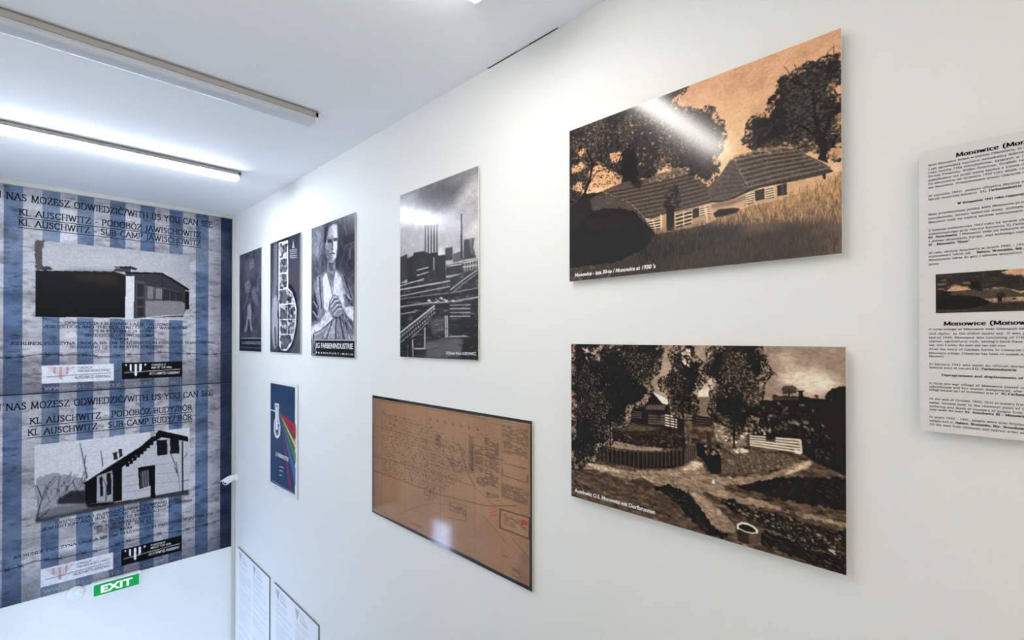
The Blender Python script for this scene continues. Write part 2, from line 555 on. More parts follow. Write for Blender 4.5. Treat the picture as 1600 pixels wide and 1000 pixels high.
# ------------------------------------------------------------------ lettering
GLYPH = {
 'A': (8, '0,0 4,10 8,0;1.6,3.6 6.4,3.6'), 'B': (6.6, '.9,0 .9,10;~.9,10 4.6,9.8 5.6,7.8 4.4,5.6 .9,5.3;~.9,5.3 5,5 6.3,2.8 5,.3 .9,0'),
 'C': (7.6, '~7.2,8 5.6,9.8 3,9.6 .8,7.4 .8,2.8 3,.4 5.6,.2 7.2,2'), 'D': (8, '.9,0 .9,10;~.9,10 5,9.6 7.4,7 7.4,3 5,.4 .9,0'),
 'E': (6, '.9,0 .9,10;.9,10 5.4,10 5.5,8.2;.9,5.2 4.4,5.2;.9,0 5.6,0 5.8,2'), 'F': (5.6, '.9,0 .9,10;.9,10 5.2,10 5.3,8.2;.9,5.2 4.2,5.2'),
 'G': (8, '~7.2,8 5.6,9.8 3,9.6 .8,7.4 .8,2.8 3,.4 5.6,.2 7.2,1.4;7.2,0 7.2,4.4'), 'H': (8, '.9,0 .9,10;7.1,0 7.1,10;.9,5.2 7.1,5.2'),
 'I': (2.6, '1.3,0 1.3,10'), 'J': (3.6, '~2.4,10 2.4,2 1.8,-1.2 .2,-1.8'), 'K': (7.4, '.9,0 .9,10;6.6,10 1.2,5;2.4,6 7.2,0'), 'L': (6.2, '.9,0 .9,10;.9,.3 6,.3'),
 'M': (9.6, '.8,0 1.2,10;1.2,10 4.8,1 8.4,10;8.4,10 8.8,0'), 'N': (8.4, '1,0 1,10;1,10 7.4,0;7.4,0 7.4,10'),
 'O': (8.6, '~4.3,10 1.4,8.6 .6,5 1.4,1.4 4.3,0 7.2,1.4 8,5 7.2,8.6 4.3,10'), 'P': (6.4, '.9,0 .9,10;~.9,10 4.6,9.8 5.9,7.4 4.6,5 .9,4.7'),
 'Q': (8.6, '~4.3,10 1.4,8.6 .6,5 1.4,1.4 4.3,0 7.2,1.4 8,5 7.2,8.6 4.3,10;4.6,1.6 8.2,-1.6'), 'R': (7.2, '.9,0 .9,10;~.9,10 4.6,9.8 5.7,7.5 4.6,5.3 .9,5;3.4,5 7,0'),
 'S': (5.8, '~5,8.3 3.6,9.8 1.4,9.3 .8,7.4 2,5.9 4,4.7 5.2,3 4.4,.8 2.4,.1 .6,1.6'), 'T': (7, '3.5,0 3.5,10;.3,8.4 .4,10 6.6,10 6.7,8.4'),
 'U': (8, '1,10 1,3;~1,3 1.6,.8 4,0 6.4,.8 7,3;7,3 7,10'), 'V': (8, '.2,10 4,0 7.8,10'), 'W': (11, '.2,10 3,0 5.5,9.6 8,0 10.8,10'),
 'X': (7.6, '.4,10 7.2,0;.4,0 7.2,10'), 'Y': (7.4, '.2,10 3.7,5 7.2,10;3.7,5 3.7,0'), 'Z': (7, '.6,8.4 .6,10 6.4,10 .4,0 6.6,0 6.7,1.8'),
 'a': (5.4, '~.8,5.6 2,7 3.6,6.6 4,5;4,5 4,.8 5.2,.2;~4,4.2 1.4,3.4 .6,1.8 1.6,.1 4,1.4'), 'b': (6, '.9,10 .9,.2;~.9,5.4 3,7 5.2,5.4 5.2,1.8 3,0 .9,1.2'),
 'c': (5, '~4.6,5.4 3,7 1,5.8 .6,3.4 1.4,.8 3,0 4.7,1.2'), 'd': (6, '4.9,10 4.9,0;~4.9,5.4 3,7 .8,5.4 .8,1.8 3,0 4.9,1.2'),
 'e': (5.2, '~.8,4 4.6,4 4.2,6.2 2.6,7 .9,5.6 .6,3.2 1.6,.6 3.2,0 4.8,1.2'), 'f': (3.8, '~3.8,9.2 2.8,10 1.7,8.8 1.6,7;1.6,7 1.6,0;.2,6.7 3.2,6.7'),
 'g': (5.6, '~2.6,7 .9,5.8 .9,4 2.6,2.8 4.3,4 4.3,5.8 2.6,7;~1.4,2.6 .9,1 4.6,.4 4.8,-1.6 2.6,-2.8 .5,-1.8 1.4,0;4.2,6.4 5.4,6.8'), 'h': (6.2, '.9,10 .9,0;~.9,5.2 3,7 4.8,6.2 5,4;5,4 5,0'),
 'i': (2.8, '1.4,7 1.4,0;1.4,9.6 1.4,9.2'), 'j': (2.8, '~1.6,7 1.6,0 1,-2.4 -.4,-2.4;1.6,9.6 1.6,9.2'), 'k': (6, '.9,10 .9,0;5,7 1,3;2.2,4.2 5.6,0'), 'l': (2.8, '1.4,10 1.4,0'),
 'm': (9, '.9,7 .9,0;~.9,5.4 2.6,7 4.2,6.2 4.4,4;4.4,4 4.4,0;~4.4,5.4 6.2,7 7.8,6.2 8,4;8,4 8,0'), 'n': (6.2, '.9,7 .9,0;~.9,5.2 3,7 4.8,6.2 5,4;5,4 5,0'),
 'o': (5.8, '~2.9,7 1,5.8 .6,3.5 1,1.2 2.9,0 4.8,1.2 5.2,3.5 4.8,5.8 2.9,7'), 'p': (6, '.9,7 .9,-3;~.9,5.4 3,7 5.2,5.4 5.2,1.8 3,0 .9,1.2'),
 'q': (6, '4.9,7 4.9,-3;~4.9,5.4 3,7 .8,5.4 .8,1.8 3,0 4.9,1.2'), 'r': (4.4, '.9,7 .9,0;~.9,4.8 2.4,6.8 4.2,6.6'), 's': (4.6, '~4,5.8 2.4,7 .9,5.8 2,4 3.8,3 3.9,1 2.2,0 .6,1.2'),
 't': (3.6, '1.5,9 1.5,1.2;~1.5,1.2 2.2,0 3.5,.7;.2,6.7 3.2,6.7'), 'u': (6.2, '1,7 1,2;~1,2 1.6,.3 3.2,.1 5,1.6;5,7 5,0'), 'v': (5.8, '.3,7 2.9,0 5.5,7'), 'w': (8.4, '.3,7 2.4,0 4.2,6.6 6,0 8.1,7'),
 'x': (5.8, '.4,7 5.4,0;.4,0 5.4,7'), 'y': (5.8, '.3,7 2.9,.4;5.5,7 2.9,0 1.6,-2.8 .4,-2.6'), 'z': (5, '.5,5.8 .5,7 4.5,7 .4,0 4.6,0 4.7,1.3'),
 '0': (6, '~3,10 1,8 .7,5 1,2 3,0 5,2 5.3,5 5,8 3,10'), '1': (4.6, '1,8.4 2.6,10 2.6,0'), '2': (6, '~.8,8 2,9.8 4.2,9.6 5,7.4 4,4.8 .6,.2;.6,.1 5.4,.1 5.5,1.8'),
 '3': (6, '~.9,8.6 2.6,10 4.6,8.8 4.4,6.4 2.2,5.3 4.8,4.4 5,1.8 3,0 .6,1.2'), '4': (6, '4,0 4,10 .4,3 5.8,3'), '5': (6, '5,10 1.6,10 1.2,5.6;~1.2,5.6 3.6,6 5.2,4 4.6,1.2 2.4,0 .6,1'),
 '6': (6, '~4.8,9.6 2.4,8.4 .9,5 1,2 3,0 5,1.4 5,4 3.2,5.8 1,4.2'), '7': (6, '.6,8.6 .7,10 5.4,10 2.2,0'), '8': (6, '~3,10 1.2,8.8 1.4,6.6 4.6,4.2 4.8,1.4 3,0 1.2,1.4 1.4,4.2 4.6,6.6 4.8,8.8 3,10'),
 '9': (6, '~5,5.8 3,4.2 1,6 1.2,8.8 3,10 5,8 5.1,5 3.6,1.4 1.2,.4'), '.': (2.6, '1.2,.3 1.4,.3'), ',': (2.6, '1.3,.6 .8,-1.6'), ':': (2.6, '1.2,.3 1.4,.3;1.2,5.6 1.4,5.6'),
 '-': (4.2, '.5,3.8 3.7,3.8'), '/': (4.4, '.2,-1.5 4.2,11'), '(': (3.6, '~3.2,11 1.2,8 .9,4 1.4,.6 3.2,-2'), ')': (3.6, '~.4,11 2.4,8 2.7,4 2.2,.6 .4,-2'),
 '"': (4, '1.2,10 1.2,7.4;2.8,10 2.8,7.4'), "'": (2, '1,10 .8,7.4'), ' ': (3.6, '')}
ACC = {'Ż': ('Z', 'd'), 'Ź': ('Z', 'a'), 'Ć': ('C', 'a'), 'Ó': ('O', 'a'), 'Ś': ('S', 'a'), 'Ł': ('L', 'l'), 'ó': ('o', 'a'), 'ś': ('s', 'a'), 'ć': ('c', 'a'), 'ż': ('z', 'd'), 'ź': ('z', 'a'),
       'ł': ('l', 'l'), 'ę': ('e', 'o'), 'ą': ('a', 'o'), 'ń': ('n', 'a'), 'Ę': ('E', 'o')}

def glyph(ch):
    if ch in ACC:
        b, k = ACC[ch]
        w, s = GLYPH[b]
        t = 12.6 if b.isupper() else 9.6
        x = w / 2
        s += {'d': ';%g,%g %g,%g' % (x, t - .6, x + .2, t - .6), 'a': ';%g,%g %g,%g' % (x - .2, t - 1.2, x + 1.2, t),
              'l': ';%g,%g %g,%g' % (-.4, 3.6, 3.2, 6.2), 'o': ';%g,%g %g,%g %g,%g' % (w - 1.4, 0, w - 2, -1.4, w - 1, -2.2)}[k]
        return w, s
    return GLYPH.get(ch, GLYPH[' '])

def smooth_pts(p):
    p = np.array(p)
    q = np.vstack([2 * p[0] - p[1], p, 2 * p[-1] - p[-2]])
    out = []
    for i in range(1, len(q) - 2):
        a, b, c, d = q[i - 1], q[i], q[i + 1], q[i + 2]
        for t in (0, .34, .67):
            out.append(.5 * (2 * b + (c - a) * t + (2 * a - 5 * b + 4 * c - d) * t * t + (3 * b - a - 3 * c + d) * t ** 3))
    out.append(p[-1])
    return out

_cache = {}
def roman_glyph(ch, nx, ny, serif):
    key = (ch, nx, ny, serif)
    if key in _cache:
        return _cache[key]
    w, s = glyph(ch)
    polys = []
    def seg(a, b, hx, hy):
        (x0, y0), (x1, y1) = a, b
        if x1 < x0:
            x0, y0, x1, y1 = x1, y1, x0, y0
        if y1 == y0:
            polys.append([(x0 - hx, y0 - hy), (x1 + hx, y0 - hy), (x1 + hx, y0 + hy), (x0 - hx, y0 + hy)])
        elif y1 >= y0:
            polys.append([(x0 - hx, y0 - hy), (x0 + hx, y0 - hy), (x1 + hx, y1 - hy), (x1 + hx, y1 + hy), (x1 - hx, y1 + hy), (x0 - hx, y0 + hy)])
        else:
            polys.append([(x0 - hx, y0 - hy), (x1 - hx, y1 - hy), (x1 + hx, y1 - hy), (x1 + hx, y1 + hy), (x0 + hx, y0 + hy), (x0 - hx, y0 + hy)])
    for st_ in s.split(';'):
        if not st_:
            continue
        sm = st_[0] == '~'
        p = [tuple(float(c) for c in t.split(',')) for t in st_.lstrip('~').split()]
        q = smooth_pts(p) if sm else p
        for a, b in zip(q, q[1:]):
            seg(a, b, nx / 2, ny / 2)
        if serif and not sm:
            for e, f in ((p[0], p[1]), (p[-1], p[-2])):
                if abs(e[1] - f[1]) > 2.5 and abs(e[1] - f[1]) > abs(e[0] - f[0]) * 0.8 and any(abs(e[1] - k) < .15 for k in (0, 7, 10, -3)):
                    yy = e[1] + (ny / 2 if e[1] in (0, -3) else -ny / 2) * .6
                    seg((e[0] - nx / 2 - .9, yy), (e[0] + nx / 2 + .9, yy), 0, ny / 2.2)
    _cache[key] = (w, polys)
    return _cache[key]

def roman(lines, nx=1.15, ny=0.6, serif=True, gap=1.2):
    """lines = [(text, u0, u1, v_base, cap height)], all in sheet units; returns outline polygons"""
    out = []
    for text, u0, u1, vb, hc in lines:
        g = [roman_glyph(ch, nx, ny, serif) for ch in text]
        tot = sum(w + gap for w, _ in g) - gap
        k = (u1 - u0) / tot
        x = 0.0
        for w, polys in g:
            for p in polys:
                out.append([(u0 + (x + a) * k, vb - b * hc / 10.0) for a, b in p])
            x += w + gap
    return out

def ink(name, sh, polys, m, parent, d=0.0009, label=None):
    V, Fc = [], []
    for p in polys:
        Fc.append(tuple(range(len(V), len(V) + len(p))))
        V += p
    o = link(name, sh.pts(V, d), Fc, m, parent)
    if label:
        o['label'] = label
    return o

def sans(sh, name, text, u0, u1, v_base, v_cap, m, parent, d=0.0009, bold=0.0, shear=0.0):
    """plain sans lettering from the built-in font, fitted to a box of the sheet"""
    cu = bpy.data.curves.new('lettering', 'FONT')
    cu.body = text
    cu.resolution_u = 3
    cu.offset = bold
    cu.shear = shear
    t = bpy.data.objects.new('lettering', cu)
    COL.objects.link(t)
    me = bpy.data.meshes.new_from_object(t)
    V = np.array([v.co[:2] for v in me.vertices])
    Fc = [tuple(p.vertices) for p in me.polygons]
    bpy.data.objects.remove(t)
    bpy.data.curves.remove(cu)
    bpy.data.meshes.remove(me)
    x0, x1 = V[:, 0].min(), V[:, 0].max()
    cap = 0.729
    U = u0 + (V[:, 0] - x0) / (x1 - x0) * (u1 - u0)
    W = v_base - V[:, 1] / cap * (v_base - v_cap)
    return link(name, sh.pts(np.stack([U, W], 1), d), Fc, m, parent)

def rect(u0, v0, u1, v1):
    return [(u0, v0), (u1, v0), (u1, v1), (u0, v1)]

# ------------------------------------------------------------------ boards on the right wall
def hung_board(name, y_far, y_near, z_top, z_bot, standoff, thick, label, cat, group=None, m_edge=None, spacers=True):
    """a printed board on the right wall, its face standoff + thick off the wall; returns the thing and its sheet"""
    xf = WX - standoff - thick
    r = thing(name, (WX - GAP, (y_far + y_near) / 2, z_bot), label, cat, group)
    sh = Sheet((xf, y_far, z_top), (0, -1, 0), (0, 0, -1), (-1, 0, 0), y_far - y_near, z_top - z_bot)
    box('board', (xf, y_near, z_bot), (min(xf + thick, WX - GAP), y_far, z_top), m_edge or M_BOARD, r)
    if standoff > 0 and spacers:
        for fy in (0.12, 0.88):
            for fz in (0.12, 0.88):
                y = y_near + (y_far - y_near) * fy
                z = z_bot + (z_top - z_bot) * fz
                box('spacer', (xf + thick, y - 0.02, z - 0.02), (WX - GAP, y + 0.02, z + 0.02), M_BOARD, r)
    return r, sh

# ------------------------------------------------------------------ thatched cottages photograph
def paint_cottages(w, h, seed=3):
    p = Print(w, h, (222, 174, 138), seed)
    t = np.clip(p.V / 620, 0, 1)
    p.blend(1 - t, (204, 156, 121))
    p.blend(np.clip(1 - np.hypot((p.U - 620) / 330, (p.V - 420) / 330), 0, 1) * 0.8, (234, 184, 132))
    p.grain(0.10, 60, 60, 4)
    p.grain(0.06, 6, 6, 2)
    dark, mid, lite = (38, 32, 31), (66, 54, 49), (104, 84, 72)
    # tree on the right
    crown = [(728, 434), (740, 359), (733, 308), (753, 272), (786, 307), (799, 266), (823, 263), (815, 215), (840, 198), (835, 156), (860, 136), (870, 106), (907, 122), (950, 121), (971, 79), (1000, 141), (1001, 579), (983, 583), (966, 564), (935, 513), (910, 513), (884, 491), (830, 465), (782, 453)]
    p.tree(crown, (46, 38, 36), [dark, (34, 28, 28), (54, 45, 41), (44, 37, 35)], [(84, 69, 60), (100, 82, 71), (72, 60, 53)], (196, 148, 106), 900, 11, 26, .7, 9)
    p.blades(crown, 160, 34, [(24, 20, 20), (84, 68, 60)], -0.5, 0.5, 3, .6)
    for q in ([(955, 559), (946, 481), (906, 399), (869, 355)], [(955, 559), (953, 471), (967, 391), (997, 370)], [(949, 482), (932, 361), (928, 233)], [(966, 564), (980, 496), (1000, 457)]):
        p.line(q, 14, (26, 22, 22), 0.8, 5)
    p.fill([(942, 467), (963, 489), (962, 562), (966, 589), (938, 559), (946, 530)], (32, 27, 26))
    p.dabs([(966, 539), (1000, 505), (1001, 579), (977, 581)], 30, 11, [(206, 158, 116)], 1.6, 0.4, 1.2, (0.5, 0.9))
    p.dabs([(891, 443), (939, 477), (938, 527), (891, 494)], 16, 8, [(190, 146, 110)], 1.8, 0.6, 1.2, (0.4, 0.8))
    for a in ([(967, 169), (964, 93), (980, 73)], [(980, 140), (981, 70)], [(990, 147), (994, 107)], [(870, 141), (850, 84)], [(885, 125), (877, 88)], [(823, 226), (807, 204)]):
        p.line(a, 5, (56, 46, 42), 0.8, 2)
    # big tree on the left
    crown = [(-9, -19), (345, -37), (415, -15), (534, -9), (525, 29), (481, 53), (513, 116), (584, 153), (608, 134), (638, 164), (623, 206), (660, 262), (671, 355), (650, 404), (636, 426), (648, 496), (622, 566), (583, 522), (543, 478), (491, 435), (437, 414), (403, 448), (332, 463), (258, 411), (192, 344), (151, 303), (109, 339), (95, 414), (51, 454), (-10, 508)]
    p.tree(crown, (56, 48, 45), [(44, 38, 37), (34, 30, 30), (64, 54, 50), (50, 43, 41)], [(112, 92, 78), (138, 112, 92), (88, 73, 64), (160, 128, 104)], (214, 164, 120), 1900, 9, 18, .5, 11)
    p.dabs([(21, 41), (345, 28), (481, 253), (437, 406), (219, 286), (21, 279)], 120, 9, [(176, 134, 100), (150, 116, 92)], 2.0, 0.4, 3, (0.5, 0.9))
    for q in ([(106, 312), (151, 276), (219, 354), (251, 417), (192, 444), (123, 415)], [(18, 242), (73, 227), (88, 278), (21, 298)], [(44, 164), (81, 140), (92, 181), (51, 191)], [(21, 362), (73, 362), (66, 414), (18, 406)], [(199, 244), (252, 232), (271, 290), (219, 295)]):
        p.fill(q, (206, 158, 116), 1 if w > 300 else .45, rag=20, ragsize=12)
    p.dabs([(6, 71), (258, 151), (270, 441), (21, 426)], 700, 7, [dark, (52, 43, 40), (70, 58, 52)], 2.2, 0.4, 3.2, (0.6, 1.0))
    p.line([(68, 514), (80, 445), (109, 366), (123, 265), (95, 165)], 22, (34, 28, 28), 1, 12)
    p.line([(106, 383), (144, 326), (232, 325)], 7, (34, 28, 28), 1, 4)
    p.fill([(264, 237), (327, 248), (332, 430), (356, 488), (264, 439)], (34, 29, 28), 0.9, soft=8)
    p.dabs([(415, -30), (534, -9), (525, 29), (459, 41), (426, 23)], 60, 8, [dark, mid], 2, 0, 3, (0.6, 1))
    # ground-level trees at the far left edge
    low = [(-4, 381), (95, 450), (219, 542), (178, 582), (80, 589), (20, 682), (-4, 713)]
    p.fill(low, (56, 46, 42), 1, rag=14)
    p.dabs(low, 200, 8, [dark, (98, 80, 68), (140, 110, 88)], 2, 0.3, 3, (0.4, 0.9))
    # thatched roofs
    r1 = [(168, 453), (270, 434), (380, 448), (428, 437), (502, 440), (541, 489), (583, 537), (614, 583), (636, 657), (533, 670), (458, 671), (397, 690), (365, 672), (305, 572)]
    p.fill(r1, (92, 73, 62), 1, rag=6)
    for i in range(9):
        f = i / 8.0
        a, b = [(205, 473), (543, 487)]
        c, d = [(368, 672), (631, 656)]
        s_ = (a[0] + (c[0] - a[0]) * f, a[1] + (c[1] - a[1]) * f)
        e_ = (b[0] + (d[0] - b[0]) * f, b[1] + (d[1] - b[1]) * f)
        m_ = ((s_[0] + e_[0]) / 2, (s_[1] + e_[1]) / 2 + 6)
        p.line([s_, m_, e_], 9, (56, 44, 40), 0.75)
        p.line([(s_[0], s_[1] - 10), (m_[0], m_[1] - 10), (e_[0], e_[1] - 10)], 5, (128, 102, 84), 0.6)
    p.blades(r1, 380, 22, [(60, 48, 42), (116, 94, 78), (78, 62, 54)], 1.1, 0.3, 2.4, 0.6)
    p.dabs([(380, 464), (428, 427), (504, 432), (533, 474), (459, 492)], 60, 10, [(170, 136, 106), (140, 112, 90)], 1.6, 0, 3, (0.4, 0.8))
    p.fill([(296, 417), (356, 452), (344, 500), (308, 463)], (44, 36, 34), 0.85, soft=6)
    r2 = [(610, 573), (650, 525), (680, 466), (718, 449), (765, 450), (854, 470), (891, 505), (928, 548), (971, 608), (974, 624), (935, 629), (884, 630), (830, 629), (777, 626), (739, 637), (696, 656), (650, 667), (618, 648)]
    p.fill(r2, (96, 77, 65), 1, rag=6)
    for i in range(8):
        f = i / 7.0
        a, m1, b = [(696, 458), (782, 463), (869, 487)]
        c, m2, d = [(739, 632), (830, 623), (966, 620)]
        L3 = [(x[0] + (y[0] - x[0]) * f, x[1] + (y[1] - x[1]) * f) for x, y in ((a, c), (m1, m2), (b, d))]
        p.line(L3, 10, (56, 45, 40), 0.75)
        p.line([(x, y - 11) for x, y in L3], 6, (142, 115, 94), 0.65)
    for i in range(7):
        f = i / 6.0
        a, b = [(682, 474), (709, 513)]
        c, d = [(622, 624), (731, 629)]
        p.line([(a[0] + (c[0] - a[0]) * f, a[1] + (c[1] - a[1]) * f), (b[0] + (d[0] - b[0]) * f, b[1] + (d[1] - b[1]) * f)], 8, (64, 51, 45), 0.7)
    p.line([(696, 458), (718, 544), (739, 607)], 7, (150, 122, 98), 0.6)
    p.blades(r2, 420, 22, [(60, 48, 42), (128, 104, 86), (84, 67, 58)], 1.0, 0.35, 2.4, 0.6)
    p.dabs([(680, 459), (765, 439), (861, 466), (876, 490), (782, 474), (714, 473)], 70, 8, [(182, 146, 112), (120, 96, 78)], 1.8, -0.2, 1.5, (0.4, 0.9))
    p.line([(618, 654), (659, 667), (696, 659), (739, 640), (777, 630), (830, 631), (884, 633), (935, 631), (974, 626)], 11, (44, 36, 33), 0.9)
    # walls, shutters and windows
    p.fill([(618, 669), (696, 669), (739, 654), (777, 642), (830, 642), (906, 643), (966, 641), (971, 689), (868, 705), (739, 712), (622, 745)], (196, 156, 122), 1, soft=2)
    p.fill([(618, 669), (696, 669), (739, 654), (777, 642), (777, 661), (695, 693), (622, 693)], (120, 94, 78), 0.8, soft=6)
    p.fill([(869, 640), (966, 641), (971, 701), (876, 707)], (206, 162, 120), 0.8, soft=10)
    p.fill([(761, 645), (790, 642), (791, 695), (763, 697)], (52, 42, 38))
    for f in (0, 1):
        a = [(734, 650), (758, 647), (760, 702), (738, 706)] if f == 0 else [(793, 642), (817, 640), (820, 697), (795, 697)]
        p.fill(a, (58, 47, 42))
        for k in range(5):
            s_ = (k + 0.3) / 5
            p.line([(a[0][0] + (a[3][0] - a[0][0]) * s_, a[0][1] + (a[3][1] - a[0][1]) * s_), (a[1][0] + (a[2][0] - a[1][0]) * s_, a[1][1] + (a[2][1] - a[1][1]) * s_)], 7, (232, 196, 158), 0.95)
    p.fill([(827, 641), (855, 639), (856, 693), (828, 694)], (48, 38, 36))
    p.line([(842, 641), (843, 694)], 4, (110, 88, 74), 0.9)
    p.fill([(950, 632), (960, 631), (960, 658), (953, 655)], (44, 36, 34))
    p.fill([(365, 691), (397, 687), (480, 676), (533, 670), (618, 666), (622, 745), (593, 768), (402, 761)], (176, 140, 112), 1, soft=2)
    for a in ([(368, 693), (427, 689), (429, 755), (391, 752)], [(489, 681), (551, 675), (549, 755), (491, 765)], [(579, 672), (616, 671), (616, 718), (581, 722)]):
        p.fill(a, (62, 50, 45))
        for k in range(4):
            s_ = (k + 0.35) / 4
            p.line([(a[0][0] + (a[3][0] - a[0][0]) * s_, a[0][1] + (a[3][1] - a[0][1]) * s_), (a[1][0] + (a[2][0] - a[1][0]) * s_, a[1][1] + (a[2][1] - a[1][1]) * s_)], 7, (234, 200, 164), 0.95)
        p.line([((a[0][0] + a[1][0]) / 2, (a[0][1] + a[1][1]) / 2), ((a[2][0] + a[3][0]) / 2, (a[2][1] + a[3][1]) / 2)], 6, (226, 190, 154), 0.9)
    p.fill([(553, 676), (577, 674), (577, 724), (553, 729)], (56, 46, 42))
    p.line([(432, 674), (434, 760)], 8, (230, 196, 160), 0.95)
    p.line([(602, 690), (607, 772)], 9, (226, 190, 152), 0.9)
    # small tree before the left cottage
    p.fill([(448, 566), (491, 519), (508, 586), (501, 660), (480, 669), (442, 643)], (54, 44, 40), 1, rag=10)
    p.dabs([(437, 516), (512, 527), (512, 663), (436, 657)], 90, 8, [dark, (88, 70, 60), (110, 88, 74)], 2, 0, 3, (0.5, 0.9))
    p.fill([(452, 630), (484, 640), (484, 775), (454, 771)], (44, 36, 34))
    # meadow
    field = [(-2, 1009), (-1, 898), (332, 871), (402, 782), (602, 771), (659, 739), (748, 717), (868, 707), (971, 677), (1001, 633), (1001, 1005)]
    p.fill(field, (150, 112, 80), 1, rag=8)
    f_ = p.region(field)
    p.blend(f_ * np.clip((p.U - 480) / 500, 0, 1) * np.clip((900 - p.V) / 260, 0, 1) * 0.8, (196, 150, 104))
    sh_ = np.clip((p.V - 745 + 60 * p.noise(90, 60, 2, 5)) / 150, 0, 1) * np.clip((1120 - p.U) / 250, 0.35, 1)
    p.blend(f_ * sh_ * 0.88, (58, 44, 38))
    p.blend(f_ * np.clip(1 - np.abs(p.U - 330) / 160, 0, 1) * np.clip(1 - np.abs(p.V - 790) / 90, 0, 1) * 0.8, (52, 41, 37))
    p.blades(field, 1500, 34, [(92, 70, 54), (62, 48, 40), (112, 85, 64)], -1.57, 0.35, 2.6, 0.55)
    p.blades([(622, 754), (868, 718), (1001, 651), (1001, 869), (797, 815), (621, 798)], 800, 28, [(214, 168, 120), (190, 146, 104), (120, 90, 66)], -1.57, 0.35, 2.6, 0.6)
    p.blades([(344, 890), (621, 812), (829, 903), (1001, 930), (1001, 1003), (343, 996)], 700, 30, [(44, 35, 32), (92, 71, 56), (62, 48, 41)], -1.57, 0.35, 2.6, 0.55)
    gloom = [(332, 888), (391, 755), (458, 769), (532, 775), (602, 775), (659, 786), (739, 793), (695, 858), (583, 891), (458, 943), (343, 963)]
    p.fill(gloom, (52, 41, 37), .8, soft=22)
    p.blades(gloom, 260, 30, [(92, 70, 56), (38, 31, 29), (120, 92, 70)], -1.57, .35, 2.6, .6)
    p.fill([(626, 719), (645, 703), (695, 710), (715, 721), (704, 737), (659, 744), (633, 743)], (40, 32, 30), 1, soft=3)
    p.fill([(-1, 511), (80, 445), (172, 458), (305, 576), (365, 675), (397, 749), (414, 793), (344, 792), (218, 662), (-1, 714)], (46, 40, 38), 1, rag=8)
    p.fill([(109, 490), (172, 462), (305, 576), (365, 678), (391, 742), (332, 651), (257, 591), (178, 564), (123, 565)], (88, 72, 62), .9, rag=8)
    p.blades([(109, 490), (172, 467), (305, 585), (365, 684), (257, 591), (137, 570)], 120, 26, [(104, 83, 70), (44, 36, 34)], .5, .4, 3, .6)
    # dark heap and lower left corner
    heap = [(-1, 714), (43, 655), (94, 596), (178, 568), (264, 590), (320, 623), (362, 692), (397, 773), (385, 826), (332, 871), (231, 911), (-1, 907)]
    p.fill(heap, (34, 29, 28), 1, rag=10)
    p.texture(heap, .35, 30, 30)
    p.fill([(80, 616), (178, 590), (270, 608), (332, 692), (218, 696), (94, 718)], (50, 42, 40), 0.7, soft=18)
    p.dabs([(-1, 907), (218, 921), (244, 989), (-2, 1005)], 130, 11, [(118, 88, 66), (84, 64, 52), (60, 48, 42)], 1.8, -0.2, 2, (0.4, 0.9))
    p.contrast(1.10, 70)
    lum = p.a.mean(2, keepdims=True)
    p.a = lum + (p.a - lum) * np.clip(lum / 130, 0.5, 1)      # the print's dark tones are almost neutral
    p.grain(0.09, 7, 7, 3)
    return p

r, sh = hung_board('photo_panel', 1.172, 0.2889, EYE + 0.7955, EYE + 0.217, 0.016, 0.004, 'sepia photo panel of thatched cottages and trees with a bright glare', 'photo panel', 'photo panels on the long wall')
print_sheet('printed_photo', sh, paint_cottages(470, 320), M_GLOSS, r, gain=1.15, veil=0.013)
u0, u1 = [(29, 969), (410, 966)]
sans(sh, 'caption', "Monowice - lata 30-te / Monowice at 1930 's", u0[0], u1[0], 973, 949, M_WHITEINK, r, bold=0.03, shear=0.2)

